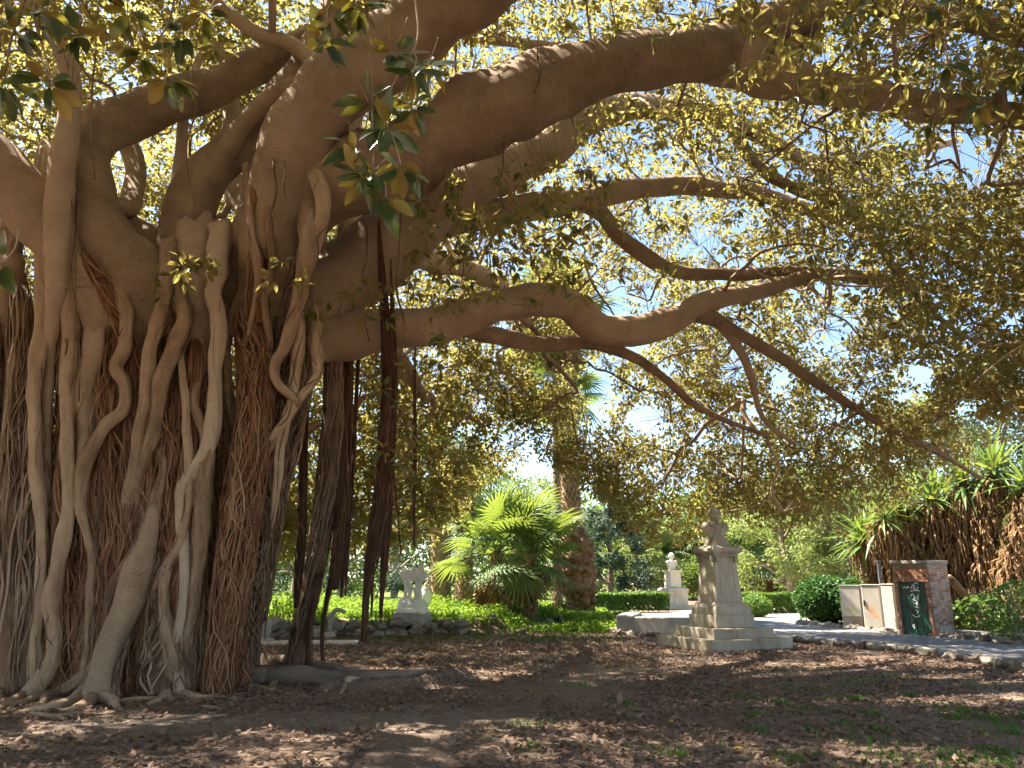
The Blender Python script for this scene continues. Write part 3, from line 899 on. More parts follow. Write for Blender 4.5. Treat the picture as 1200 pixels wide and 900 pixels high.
for (px, y0, y1, dd) in [(112, 60, 210, 10.8), (320, 190, 330, 11.4), (334, 200, 300, 11.3), (225, 90, 240, 12.0), (630, 60, 110, 10.9), (906, 30, 80, 11.0), (590, 180, 250, 11.6), (84, 230, 400, 11.2), (92, 250, 470, 11.2), (470, 250, 430, 12.6), (430, 300, 400, 12.4), (540, 240, 330, 13)]:
    pts = [(px + random.uniform(-6, 6) * (i > 0), y0 + (y1 - y0) * i / 4, random.uniform(1.5, 3.0)) for i in range(5)]
    fibre_column(pts, dd, dd, 3, FG, sr=(0.003, 0.007), core=0.9)

# the mat of fine roots between the columns (nobody could count these)
tb = TB()
for q in range(3200):
    x0 = random.uniform(-12, 268)
    while 243 < x0 < 266 or 54 < x0 < 67:
        x0 = random.uniform(-12, 268)
    y0 = random.uniform(335, 760)
    ln = random.uniform(60, 330)
    y1 = min(818, y0 + ln)
    n = 12
    ph = random.random() * 100
    pts = []
    dep = random.uniform(-0.10, 0.40) if q < 1500 else random.uniform(-0.38, -0.05)
    sl = random.uniform(-0.16, 0.10) if q % 6 else random.uniform(-0.7, 0.5)
    for i in range(n):
        t = i / (n - 1)
        y = y0 + (y1 - y0) * t
        x = x0 + sl * (y - y0) + 14 * mnoise.noise((ph, y * 0.02, 0)) + 4 * mnoise.noise((ph, y * 0.07, 5))
        dz = dfront(x) + 0.16 + dep + 0.12 * mnoise.noise((x * 0.03, y * 0.02, 3))
        pts.append(tuple(W(x, y, dz)))
    rr = random.uniform(0.006, 0.022) if q < 1500 else random.uniform(0.004, 0.011)
    tb.tube(np.array(pts), rr * (1 - 0.6 * np.abs(np.linspace(-1, 1, n)) ** 3), k=3, rnd=random.random(), seed=q * 0.7, cap=False)
figpart("root_mat", tb.mesh("root_mat"), M['fibre'], kind="stuff")


# surface roots creeping out over the ground
def creep(pts, mat=None, lift=0.25):
    P, r = [], []
    for px, py, wv in pts:
        g = G(px, py)
        rr = PXW(wv, px, py, g.y) / 2
        P.append((g.x, g.y, g.z + rr * lift))
        r.append(rr)
    PR = cr(np.hstack([np.array(P), np.array(r)[:, None]]), 6)
    tb = TB()
    sd_ = random.random() * 70
    Pn = PR[:, :3]
    for i in range(len(Pn)):
        Pn[i] += np.array(mnoise.noise_vector((Pn[i, 0] * 2, Pn[i, 1] * 2, sd_))) * np.array([0.06, 0.06, 0.02])
    tb.tube(Pn, np.maximum(PR[:, 3], 0.008), k=12, lump=0.2, lumps=2.0, seed=sd_)
    figpart("surface_root", tb.mesh("surface_root"), mat or M['bark'])


creep([(110, 812, 26), (88, 822, 17), (58, 831, 12), (20, 838, 8)])
creep([(112, 815, 26), (124, 820, 18), (134, 826, 12), (140, 830, 6)])
creep([(108, 817, 22), (98, 828, 15), (86, 836, 9)])
creep([(80, 812, 18), (55, 818, 13), (20, 826, 9), (-20, 832, 7)])
creep([(42, 808, 22), (28, 816, 14), (8, 828, 10), (-20, 838, 8)])
creep([(48, 810, 16), (52, 822, 10), (40, 832, 7)])
creep([(138, 824, 6), (165, 822, 9), (192, 821, 8), (215, 818, 5)])
creep([(212, 815, 12), (232, 819, 9), (248, 818, 6)])
creep([(195, 814, 20), (186, 822, 9), (178, 826, 5)])
creep([(0, 812, 24), (-15, 822, 16), (-40, 834, 10)])
creep([(30, 836, 6), (60, 842, 7), (95, 838, 5)])
smooth_root([(270, 768, 13), (273, 781, 18), (286, 793, 23), (310, 798, 22)], gd(270, 800), gd(310, 800), M['treebark'])
creep([(298, 797, 23), (330, 799, 23), (365, 801, 22), (400, 803, 19), (432, 803, 16), (465, 800, 11), (500, 797, 6)], M['treebark'], lift=0.6)
creep([(292, 776, 18), (325, 782, 20), (365, 786, 18), (400, 789, 13), (430, 788, 6)], M['treebark'], lift=0.4)
creep([(320, 800, 9), (323, 808, 7), (332, 812, 4)])
creep([(395, 803, 7), (402, 808, 6), (398, 814, 4)])
creep([(265, 808, 8), (300, 806, 8), (320, 810, 5)])
creep([(405, 806, 9), (440, 801, 8), (452, 799, 5)])
creep([(425, 779, 5), (440, 776, 6), (452, 783, 4)])
for q in range(26):
    a = random.uniform(0, 300)
    b = random.uniform(812, 846)
    dx = random.uniform(-60, 40)
    creep([(a, b, 2.5), (a + dx * 0.5, b + random.uniform(-3, 5), 4), (a + dx, b + random.uniform(0, 8), 2)], M['fibre_grey'], lift=0.1)

# ------------------------------------------------------------------ CROWN
CC = np.array([-5.5, 13.0])
EDGE_PX = [-200, 0, 330, 400, 500, 545, 575, 615, 650, 700, 760, 800, 850, 900, 950, 1000, 1050, 1100, 1150, 1200, 1400]
EDGE_PY = [640, 640, 645, 650, 640, 605, 560, 535, 525, 565, 605, 640, 605, 600, 622, 610, 588, 565, 520, 495, 470]


def R_dome(ph):
    c, s = np.cos(ph), np.sin(ph)
    right, fwd, left, back = 18.0, 12.8, 15.0, 15.0
    return np.where(c > 0, np.abs(c) ** 2 * right, np.abs(c) ** 2 * left) + 2.6 * np.exp(-((np.mod(ph, 2 * math.pi) - R(38)) / R(20)) ** 2) + np.where(s > 0, s ** 2 * fwd, s ** 2 * back)


def zb_dome(ph):
    Rr = R_dome(ph)
    x, y = CC[0] + Rr * np.cos(ph), CC[1] + Rr * np.sin(ph)
    yy = np.maximum(y, 3.0)
    # level of the crown's lower rim where it is in view
    px = 600 + FPX * x / (yy * CP + 2.5 * SP)
    py = np.interp(px, EDGE_PX, EDGE_PY)
    v = -(py - 450) / FPX
    z = CAM_Z + yy * (SP + v * CP) / (CP - v * SP)
    vis = smooth((y - 9.0) / 6.0)
    return np.where(np.isfinite(z), z, 5) * vis + 6.0 * (1 - vis)


H_TOP = 14.5
holes = []
for (px, py, rad) in [(585, 395, 26), (655, 425, 34), (700, 455, 40), (730, 400, 26), (755, 490, 26), (720, 350, 26), (860, 430, 22), (915, 445, 22), (965, 400, 26), (985, 380, 20), (1075, 440, 20), (1065, 460, 16), (880, 480, 16), (820, 280, 16), (925, 215, 18), (1120, 180, 22), (1150, 210, 18), (1010, 340, 12), (870, 310, 14), (700, 480, 20), (760, 350, 18), (1130, 55, 14), (1050, 150, 16), (940, 30, 10), (1185, 375, 12), (1130, 480, 14), (780, 430, 14), (560, 470, 12), (820, 510, 14), (420, 460, 10), (1000, 520, 10)]:
    x, y, z = ray(px, py)
    holes.append((np.array([x, y, z]) / math.sqrt(x * x + y * y + z * z), rad / FPX))


def vnoise(P, s, seed=0):
    return np.array([mnoise.noise((p[0] * s + seed, p[1] * s, p[2] * s - seed)) for p in P])


def shell(n, s0, s1, ph0=0.0, ph1=2 * math.pi):
    ph = rng.uniform(ph0, ph1, n)
    a = np.arccos(rng.uniform(0, 1, n) ** 0.9)
    s = s0 + (s1 - s0) * rng.uniform(0, 1, n) ** 0.7
    Rr = R_dome(ph) * s
    zb = zb_dome(ph)
    low = rng.uniform(-0.55, 0.55, n)
    x = CC[0] + Rr * np.sin(a) * np.cos(ph)
    y = CC[1] + Rr * np.sin(a) * np.sin(ph)
    z = zb + low * np.sin(a) ** 6 + (H_TOP - zb) * np.cos(a) * s
    return np.stack([x, y, z], 1), ph, a


def carve(P, q=0.0):
    keep = np.ones(len(P), bool)
    D = P - np.array([0, 0, CAM_Z])
    dist = np.linalg.norm(D, axis=1)
    D = D / dist[:, None]
    wob = vnoise(P, 1.6, 77) * 0.9 + vnoise(P, 4.0, 5) * 0.5 + rng.normal(0, 0.12, len(P))
    for c, rad in holes:
        ang = np.arccos(np.clip(D @ c, -1, 1))
        keep &= ang > rad * np.maximum(0, 0.85 + q + wob)
    return keep


# hubs: branch ends, a little inside the leaves
hub, hph, ha = shell(2300, 0.70, 0.93)
hub[:, 2] -= 0.25
ok = (hub[:, 1] > 0.5) & (np.hypot(hub[:, 0], hub[:, 1]) > 4.0)
hub = hub[ok]
nz = vnoise(hub, 0.32, 4)
hub = hub[nz > -0.33]
base_nodes = np.vstack(skel_pts)
base_rad = np.concatenate(skel_rad)
order = np.argsort(np.min(np.linalg.norm(hub[:, None, :] - base_nodes[None, ::3, :], axis=2), axis=1))
hub = hub[order]
NB = len(base_nodes)
nodes = np.vstack([base_nodes, hub])
parent = np.full(len(nodes), -1)
cost = np.zeros(len(nodes))
have = NB
cost[:NB] = np.linalg.norm(base_nodes - np.array([-5.0, 13.0, 6.5]), axis=1) * 0.35
for i in range(NB, len(nodes)):
    dd = np.linalg.norm(nodes[:i] - nodes[i], axis=1)
    sc_ = dd + 0.18 * cost[:i]
    j = int(np.argmin(sc_))
    parent[i] = j
    cost[i] = cost[j] + dd[j]
kids = [[] for _ in range(len(nodes))]
for i in range(NB, len(nodes)):
    kids[parent[i]].append(i)
wt = np.zeros(len(nodes))
for i in range(len(nodes) - 1, NB - 1, -1):
    wt[i] += 1
    if parent[i] >= NB:
        wt[parent[i]] += wt[i]
chains = []


def start_chain(p, c):
    ch = [p, c]
    while kids[ch[-1]]:
        ks = sorted(kids[ch[-1]], key=lambda q: -wt[q])
        for k2 in ks[1:]:
            start_chain(ch[-1], k2)
        ch.append(ks[0])
    chains.append(ch)


import sys
sys.setrecursionlimit(5000)
for i in range(NB):
    for c in kids[i]:
        start_chain(i, c)
vis = []
for ch in chains:
    P = nodes[ch]
    px, py = project(P[:, 0], P[:, 1], P[:, 2])
    inv = ((px > -60) & (px < 1260) & (py > -60) & (py < 960) & (P[:, 1] > 1)).any()
    d = np.linalg.norm(P.mean(0) - np.array([0, 0, 1.6]))
    L = np.linalg.norm(np.diff(P, axis=0), axis=1).sum()
    vis.append((-(L * math.sqrt(wt[ch[1]]) / d) if inv else 0.0))
order = np.argsort(vis)
rest = TB()
for rank, ci in enumerate(order):
    ch = chains[ci]
    P = nodes[ch].copy()
    rr = 0.011 * np.sqrt(np.maximum(wt[ch], 0.6)) + 0.006
    if ch[0] < NB:
        rr[0] = min(rr[1] * 1.25, base_rad[ch[0]] * 0.9)
    else:
        rr[0] = rr[1] * 1.1
    rr[-1] = 0.009
    mids, mr = [P[0]], [rr[0]]
    for i in range(1, len(P)):
        seg = P[i] - P[i - 1]
        ln = np.linalg.norm(seg)
        mid = (P[i] + P[i - 1]) / 2 + rng.normal(0, 0.07, 3) * ln + np.array([0, 0, 0.06 * ln])
        mids += [mid, P[i]]
        mr += [(rr[i] + rr[i - 1]) / 2, rr[i]]
    PR = cr(np.hstack([np.array(mids), np.array(mr)[:, None]]), 3 if rank < 200 else 2)
    if rank < 200 and vis[ci] < 0:
        tb = TB()
        tb.tube(PR[:, :3], np.maximum(PR[:, 3], 0.006), k=8, lump=0.1, lumps=3, seed=ci * 0.3)
        figpart("branch", tb.mesh("branch"), M['bark_far'])
    else:
        rest.tube(PR[:, :3], np.maximum(PR[:, 3], 0.006), k=4, seed=ci * 0.3, cap=False)


# clusters of leaves
def rosettes(P, axis, nleaf, Lr, Wf, droop=0.35, spread=1.0):
    """leaf arrays for rosettes at P with the given axis"""
    n = len(P)
    idx = np.repeat(np.arange(n), nleaf)
    N = len(idx)
    ax = axis[idx]
    u = np.cross(ax, rng.normal(0, 1, (N, 3)))
    u /= np.linalg.norm(u, axis=1)[:, None] + 1e-9
    el = rng.uniform(-0.25, 0.9, N) * spread
    D = u * np.cos(el)[:, None] + ax * np.sin(el)[:, None]
    D[:, 2] -= droop * rng.uniform(0.3, 1.3, N)
    D /= np.linalg.norm(D, axis=1)[:, None]
    up = ax * 0.8 + np.array([0, 0, 0.7]) + rng.normal(0, 0.6, (N, 3))
    side = np.cross(D, up)
    side /= np.linalg.norm(side, axis=1)[:, None] + 1e-9
    nor = np.cross(side, D)
    L = rng.uniform(*Lr, N)
    base = P[idx] + D * (0.03 + 0.04 * rng.random((N, 1))) + rng.normal(0, 0.025, (N, 3))
    return base, D, side, nor, L, L * Wf * rng.uniform(0.85, 1.15, N)


def leaf_mesh(name, base, D, side, nor, L, Wd, hexa=True, curl=0.10):
    n = len(base)
    rnd = rng.random(n)
    hw = (Wd / 2)[:, None]
    L = L[:, None]
    if hexa:
        fold = hw * 0.30
        v = np.stack([base, base + D * L * 0.36 + side * hw + nor * fold, base + D * L * 0.74 + side * hw * 0.72 + nor * (fold * 0.7 - curl * L * 0.35),
                      base + D * L - nor * curl * L, base + D * L * 0.74 - side * hw * 0.72 + nor * (fold * 0.7 - curl * L * 0.35), base + D * L * 0.36 - side * hw + nor * fold], 1).reshape(-1, 3)
        o = np.arange(n)[:, None] * 6
        F = np.vstack([o + np.array([0, 1, 2, 3]), o + np.array([0, 3, 4, 5])])
        return fast_mesh(name, v, F, {"rnd": np.repeat(rnd, 6)}, False)
    v = np.stack([base, base + D * L * 0.5 + side * hw, base + D * L - nor * curl * L, base + D * L * 0.5 - side * hw], 1).reshape(-1, 3)
    o = np.arange(n)[:, None] * 4
    return fast_mesh(name, v, o + np.array([0, 1, 2, 3]), {"rnd": np.repeat(rnd, 4)}, False)


NCL = 84000
cl, cph, ca = shell(NCL, 0.78, 1.03)
k2, p2, a2 = shell(13000, 0.80, 1.03, R(95), R(265))      # extra left-side leaves, mostly out of view, added to shade the ground
cl, cph, ca = np.vstack([cl, k2]), np.concatenate([cph, p2]), np.concatenate([ca, a2])
NCL += 13000
NSK = 41000          # the skirt that hangs down all round the far and right side
k1, p1, a1 = shell(NSK, 0.84, 1.03)
p1[36000:] = rng.uniform(R(-14), R(75), NSK - 36000)
ss = rng.uniform(0.84, 1.03, NSK)
a1 = np.full(NSK, math.pi / 2)
hh = rng.random(NSK) ** 1.2
Rk = R_dome(p1) * ss * (1 - 0.22 * hh ** 2)
zlow = zb_dome(p1)
jag = np.array([mnoise.noise((q * 9.0, 0.3, 0.0)) + 0.6 * mnoise.noise((q * 27.0, 5.3, 0.0)) for q in p1])
k1 = np.stack([CC[0] + Rk * np.cos(p1), CC[1] + Rk * np.sin(p1), zlow + 0.25 * jag + hh * 5.5], 1)
cl, cph, ca = np.vstack([cl, k1]), np.concatenate([cph, p1]), np.concatenate([ca, a1])
NCL += NSK
dxy = np.hypot(cl[:, 0], cl[:, 1])
keep = (cl[:, 1] > -2.0) & ((cl[:, 1] > 2.5) | (rng.random(NCL) < 0.85))
keep &= ~((dxy < 3.6) & (cl[:, 2] < 6))
n1 = vnoise(cl, 0.55, 12)
n2 = vnoise(cl, 1.5, 31)
keep &= (n1 + 0.55 * n2 + rng.normal(0, 0.10, NCL)) > -0.30
keep &= carve(cl)
cl, cph, ca = cl[keep], cph[keep], ca[keep]
out = np.stack([np.cos(cph) * np.sin(ca), np.sin(cph) * np.sin(ca), np.cos(ca) + 0.15], 1)
ax = out + rng.normal(0, 0.45, out.shape)
ax /= np.linalg.norm(ax, axis=1)[:, None]
print("clusters", len(cl))
base, D, side, nor, L, Wd = rosettes(cl, ax, 6, (0.12, 0.20), 0.44, droop=0.35)
figpart("crown", leaf_mesh("crown", base, D, side, nor, L, Wd, hexa=False), M['leaf'], kind="stuff")

# leafy twigs inside the crown, nearer to the camera: (px0,px1,py0,py1,d0,d1,count)
inner = []
for (a, b, c, d_, e, f, n) in [(480, 720, 190, 350, 10.5, 13.5, 120), (180, 330, 300, 350, 10.6, 11.2, 13), (330, 460, 325, 375, 11, 12, 12), (440, 560, 330, 560, 12, 13.5, 34), (860, 1200, 0, 110, 7.0, 10, 70), (640, 1000, 100, 330, 12, 15, 90), (-20, 260, -10, 60, 7, 10, 34), (520, 900, -10, 45, 10, 13, 50), (1000, 1200, 90, 160, 8, 10, 16), (540, 700, 240, 300, 9.5, 11, 22), (430, 560, 390, 640, 15, 19, 50), (420, 600, 60, 130, 13, 15, 30), (100, 300, 40, 120, 13.5, 16, 40)]:
    for q in range(n):
        inner.append((random.uniform(a, b), random.uniform(c, d_), random.uniform(e, f)))
icl = np.array([tuple(W(*p)) for p in inner])
# keep them off the big limbs
icl = icl[carve(icl, 0.2)]
iax = rng.normal(0, 0.6, icl.shape) + np.array([0, -0.2, -0.1])
iax /= np.linalg.norm(iax, axis=1)[:, None]
base, D, side, nor, L, Wd = rosettes(icl, iax, 9, (0.14, 0.22), 0.40, droop=0.5)
nor_up = np.where(nor[:, 2:3] < 0, -1, 1)
figpart("inner_foliage", leaf_mesh("inner_foliage", base, D, side * nor_up, nor * nor_up, L, Wd, hexa=True), M['leaf'], kind="stuff")

# twigs carrying the clusters
allc = np.vstack([cl[rng.random(len(cl)) < 0.2], icl])
nd = np.vstack([nodes])
from mathutils.kdtree import KDTree
kd = KDTree(len(nd))
for i, p in enumerate(nd):
    kd.insert(p, i)
kd.balance()
tv, tf = [], []
for p in allc:
    q, i, dist = kd.find(p)
    if dist > 2.2 or dist < 0.1:
        continue
    a, b = np.array(q), np.array(p)
    mid = (a + b) / 2 + rng.normal(0, 0.06, 3) * dist
    u = np.cross(b - a, rng.normal(0, 1, 3))
    u /= np.linalg.norm(u) + 1e-9
    w2 = np.cross(b - a, u)
    w2 /= np.linalg.norm(w2) + 1e-9
    o = len(tv)
    for c, r_ in ((a, 0.009), (mid, 0.007), (b, 0.004)):
        for k in range(3):
            an = k * 2.0944
            tv.append(c + r_ * (math.cos(an) * u + math.sin(an) * w2))
    for s in range(2):
        for k in range(3):
            k2 = (k + 1) % 3
            tf.append((o + s * 3 + k, o + s * 3 + k2, o + s * 3 + 3 + k2, o + s * 3 + 3 + k))
rest.V.append(np.array(tv)); rest.F.append(np.array(tf) + rest.n)
rest.T.append(np.array(tv)); rest.Rn.append(np.full(len(tv), 0.4)); rest.n += len(tv)
figpart("twigs", rest.mesh("twigs"), M['bark_far'], kind="stuff")

# near leaves, each of them a part
def near_leaf_mesh(curl, fold):
    prof = [(0, 0.0), (0.10, 0.30), (0.25, 0.43), (0.45, 0.47), (0.65, 0.41), (0.82, 0.26), (0.93, 0.11), (1.0, 0.0)]
    V, F = [], []
    wsc = 0.42
    for t, h in prof:
        z = -curl * t * t
        for s in (-1, 0, 1):
            V.append((t, s * h * wsc * 1.08, z + (abs(s) * h * wsc * fold)))
    for i in range(len(prof) - 1):
        a = i * 3
        F += [(a, a + 3, a + 4, a + 1), (a + 1, a + 4, a + 5, a + 2)]
    # leaf stalk
    o = len(V)
    V += [(-0.22, -0.012, 0.03), (-0.22, 0.012, 0.03), (0.03, 0.014, 0.004), (0.03, -0.014, 0.004)]
    F.append((o, o + 3, o + 2, o + 1))
    me = bpy.data.meshes.new("leaf")
    me.from_pydata(V, [], F)
    me.polygons.foreach_set("use_smooth", [True] * len(F))
    me.materials.append(M['leaf_near'])
    me.update()
    return me


near_meshes = [near_leaf_mesh(c, f) for c, f in ((0.10, 0.25), (0.2, 0.4), (0.02, 0.15), (0.28, 0.3))]
near_cl = [(18, 38, 5.0), (58, 95, 5.0), (48, 15, 5.1), (5, 95, 5.3), (95, 40, 6), (168, 62, 5.5), (196, 92, 5.4), (215, 40, 5.7), (150, 15, 5.6), (240, 15, 6.0), (385, 15, 5.0), (378, 50, 5.0), (420, 8, 5.2),
           (462, 62, 5.4), (485, 82, 5.2), (432, 120, 5.0), (452, 150, 5.0), (432, 205, 4.8), (452, 232, 4.8), (418, 175, 4.8), (482, 125, 5.2), (2, 308, 4.5), (500, 75, 5.6), (470, 195, 4.9), (1000, 15, 7.0), (1110, 75, 7.2), (1150, 120, 7.2), (1090, 10, 6.8)]
cnt = 0
twig = TB()
for (px, py, d) in near_cl:
    c = W(px, py, d)
    axis = Vector((random.uniform(-0.4, 0.4), random.uniform(-0.7, 0.1), random.uniform(-0.9, 0.3))).normalized()
    nl = random.randint(9, 11)
    for k in range(nl):
        if cnt >= 296:
            break
        u = axis.orthogonal().normalized()
        u.rotate(Matrix.Rotation(k * 2.4 + random.uniform(-0.3, 0.3), 3, axis))
        el = random.uniform(-0.15, 0.8)
        dv = u * math.cos(el) + axis * math.sin(el)
        dv.z -= random.uniform(0.1, 0.6)
        dv.normalize()
        upv = Vector((random.gauss(0, 0.5), random.gauss(-0.6, 0.6), 0.4))
        y = upv.cross(dv).normalized()
        z = dv.cross(y)
        Mx = Matrix((dv, y, z)).transposed().to_4x4()
        sL = random.uniform(0.17, 0.27)
        o = bpy.data.objects.new("leaf", random.choice(near_meshes))
        COL.objects.link(o)
        o.parent = fig
        o.matrix_local = Matrix.Translation(c + dv * 0.05 - TREE_BASE) @ Mx @ Matrix.Scale(sL, 4)
        cnt += 1
for pts in [[(425, -60, 5.3), (428, 0, 5.2), (437, 60, 5.1), (436, 120, 5.0), (438, 180, 4.9), (436, 215, 4.8)], [(480, -40, 5.6), (490, 40, 5.5), (470, 80, 5.3), (450, 120, 5.1)], [(60, -60, 5.2), (40, 10, 5.1), (55, 70, 5.0), (60, 100, 5.0)], [(40, -30, 5.2), (15, 40, 5.1), (5, 95, 5.2)], [(210, -40, 5.8), (200, 20, 5.6), (180, 60, 5.5), (196, 92, 5.4)],
            [(385, -50, 5.1), (384, 10, 5.0), (378, 50, 5.0)], [(1180, -60, 7.0), (1120, -10, 7.0), (1110, 70, 7.2), (1150, 120, 7.2)], [(-60, 270, 4.6), (-20, 295, 4.5), (4, 308, 4.5)]]:
    P = cr(np.array([tuple(W(*p)) for p in pts]), 5)
    twig.tube(P, np.linspace(0.012, 0.005, len(P)), k=6)
for (px, py, d) in near_cl:
    c = np.array(W(px, py, d))
    e = np.array(W(px + random.uniform(-25, 25), py - random.uniform(20, 60), d + 0.1))
    twig.tube(cr(np.array([c, (c + e) / 2 + rng.normal(0, 0.02, 3), e]), 3), 0.005, k=5)
figpart("hanging_twigs", twig.mesh("hanging_twigs"), M['bark_far'], kind="stuff")

# ------------------------------------------------------------------ STONE MONUMENT WITH BUST
def sph(mb, c, r, k=14, rot=None):
    vs, fs = [], []
    for i in range(k + 1):
        th = math.pi * i / k
        for j in range(2 * k):
            a = math.pi * j / k
            v = Vector((r[0] * math.sin(th) * math.cos(a), r[1] * math.sin(th) * math.sin(a), r[2] * math.cos(th)))
            if rot:
                v.rotate(rot)
            vs.append(v + Vector(c))
    for i in range(k):
        for j in range(2 * k):
            a, b = i * 2 * k + j, i * 2 * k + (j + 1) % (2 * k)
            fs.append((a, a + 2 * k, b + 2 * k, b))
    mb.add(vs, fs)


from mathutils import Euler


def bust_mesh(beard=True, voxel=0.011, lapels=True):
    """a bust about 0.84 m tall facing -Y, standing on z = 0"""
    mb = MB()
    # chest with cut-off arms, narrowing to the foot
    sph(mb, (0, 0.02, 0.27), (0.30, 0.165, 0.20))
    sph(mb, (0, 0.0, 0.15), (0.24, 0.15, 0.17))
    sph(mb, (-0.26, 0.02, 0.33), (0.105, 0.12, 0.13))
    sph(mb, (0.26, 0.02, 0.33), (0.105, 0.12, 0.13))
    sph(mb, (0, 0.04, 0.41), (0.22, 0.12, 0.09))
    mb.box((0, 0, 0.045), (0.34, 0.24, 0.10), taper=1.1)
    # coat fronts
    if lapels:
        for s in (-1, 1):
            sph(mb, (s * 0.10, -0.145, 0.29), (0.028, 0.03, 0.17), rot=Euler((0.15, s * 0.42, 0)))
            sph(mb, (s * 0.15, -0.125, 0.36), (0.05, 0.03, 0.10), rot=Euler((0.2, s * 0.6, 0)))
        sph(mb, (0, -0.13, 0.43), (0.06, 0.03, 0.035))
        for z in (0.14, 0.2, 0.26):
            sph(mb, (0.012, -0.163, z), (0.013, 0.012, 0.013), 6)
    # neck and head
    sph(mb, (0, 0.015, 0.50), (0.085, 0.09, 0.11))
    sph(mb, (0, 0.01, 0.70), (0.108, 0.132, 0.138))
    sph(mb, (0, -0.035, 0.63), (0.086, 0.095, 0.10))
    sph(mb, (0, -0.10, 0.735), (0.082, 0.038, 0.022))          # brow
    sph(mb, (0, -0.140, 0.675), (0.021, 0.034, 0.042), rot=Euler((-0.35, 0, 0)))   # nose
    sph(mb, (0, -0.155, 0.655), (0.024, 0.020, 0.016))
    for s in (-1, 1):
        sph(mb, (s * 0.058, -0.095, 0.67), (0.036, 0.03, 0.03))       # cheeks
        sph(mb, (s * 0.042, -0.112, 0.708), (0.020, 0.013, 0.010), 8)  # eyes
        sph(mb, (s * 0.112, 0.01, 0.68), (0.016, 0.03, 0.045))        # ears
        sph(mb, (s * 0.088, 0.06, 0.66), (0.045, 0.07, 0.09))         # hair at the sides
    if beard:
        sph(mb, (0, -0.095, 0.575), (0.078, 0.062, 0.075))
        sph(mb, (0, -0.105, 0.52), (0.05, 0.05, 0.065))
        for s in (-1, 1):
            sph(mb, (s * 0.034, -0.140, 0.628), (0.042, 0.020, 0.014), rot=Euler((0, s * 0.3, 0)))
            sph(mb, (s * 0.08, -0.04, 0.60), (0.04, 0.06, 0.07))
    else:
        sph(mb, (0, -0.125, 0.615), (0.034, 0.014, 0.012))
        sph(mb, (0, -0.105, 0.575), (0.045, 0.035, 0.03))
    me = mb.mesh("bust", True)
    return me, voxel


def remesh(o, vox, sm=3):
    m = o.modifiers.new("remesh", 'REMESH')
    m.mode = 'VOXEL'
    m.voxel_size = vox
    m.use_smooth_shade = True
    s = o.modifiers.new("smooth", 'SMOOTH')
    s.factor = 0.5
    s.iterations = sm
    return o


def blk(name, prof, mat, parent, bev=0.008):
    mb = MB()
    mb.sqprofile(prof)
    return bevel(link(name, mb.mesh(name), mat, parent), bev, 2)


corner = G(835, 765)
th = R(22)
s0 = 2.3
cx = corner.x + s0 / 2 * (math.cos(th) - math.sin(th))
cyy = corner.y + s0 / 2 * (math.sin(th) + math.cos(th))
mon = thing("bust_monument", "grey stone monument with bearded bust on tall tapered pedestal", "monument", (cx, cyy, 0), th)
ST = M['stone']
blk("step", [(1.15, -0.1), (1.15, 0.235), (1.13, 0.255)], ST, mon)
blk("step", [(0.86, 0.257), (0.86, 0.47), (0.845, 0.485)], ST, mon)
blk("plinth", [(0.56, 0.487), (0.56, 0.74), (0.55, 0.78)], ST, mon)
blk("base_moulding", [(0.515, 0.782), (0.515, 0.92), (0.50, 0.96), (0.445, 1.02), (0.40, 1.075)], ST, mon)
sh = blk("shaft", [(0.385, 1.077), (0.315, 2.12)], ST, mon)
# sunk panels with a raised frame on the four faces of the shaft
tilt = math.atan2(0.385 - 0.315, 2.12 - 1.077)
for k in range(4):
    a = k * math.pi / 2
    mb = MB()
    # local frame: face towards -Y, leaning with the taper
    for (x0, x1, z0, z1) in [(-0.235, 0.235, 1.24, 1.255), (-0.20, 0.20, 1.96, 1.975)]:
        mb.box(((x0 + x1) / 2, 0, (z0 + z1) / 2), (x1 - x0, 0.02, z1 - z0))
    me_v = []
    frame = mb
    for s in (-1, 1):
        vs = [(s * 0.235, -0.01, 1.256), (s * 0.218, -0.01, 1.256), (s * 0.183, -0.01, 1.959), (s * 0.20, -0.01, 1.959)]
        vs2 = [(x, 0.01, z) for x, y, z in vs]
        fr = [(0, 1, 2, 3), (7, 6, 5, 4), (0, 4, 5, 1), (1, 5, 6, 2), (2, 6, 7, 3), (3, 7, 4, 0)]
        frame.add(vs + vs2, fr)
    for i, (x, y, z) in enumerate(frame.v):
        dist = 0.385 + (0.315 - 0.385) * (z - 1.077) / (2.12 - 1.077)
        yy = y - dist - 0.002
        frame.v[i] = (x * math.cos(a) - yy * math.sin(a), x * math.sin(a) + yy * math.cos(a), z)
    fo = link("panel_frame", frame.mesh("panel_frame"), ST, sh)
blk("frieze", [(0.335, 2.122), (0.33, 2.16), (0.355, 2.175), (0.36, 2.235)], ST, mon)
co = blk("cornice", [(0.40, 2.237), (0.43, 2.27), (0.445, 2.285), (0.445, 2.345), (0.435, 2.365)], ST, mon)
for sx_, sy_ in ((-1, -1), (1, -1), (1, 1), (-1, 1)):       # corner acroteria
    mb = MB()
    mb.box((sx_ * 0.37, sy_ * 0.37, 2.405), (0.12, 0.12, 0.08), taper=0.55)
    bevel(link("corner_ornament", mb.mesh("corner_ornament"), ST, co), 0.012)
blk("bust_base", [(0.36, 2.366), (0.34, 2.385), (0.30, 2.42), (0.235, 2.44), (0.225, 2.56)], ST, mon)
for k in range(4):      # brackets under the cornice
    for s in (-1, 1):
        a = k * math.pi / 2
        mb = MB()
        mb.box((s * 0.27, -0.372, 2.09), (0.08, 0.06, 0.16), taper=1.0)
        o = bevel(link("bracket", mb.mesh("bracket"), ST, mon), 0.012)
        o.rotation_euler = (0, 0, a)
bme, vx = bust_mesh(True)
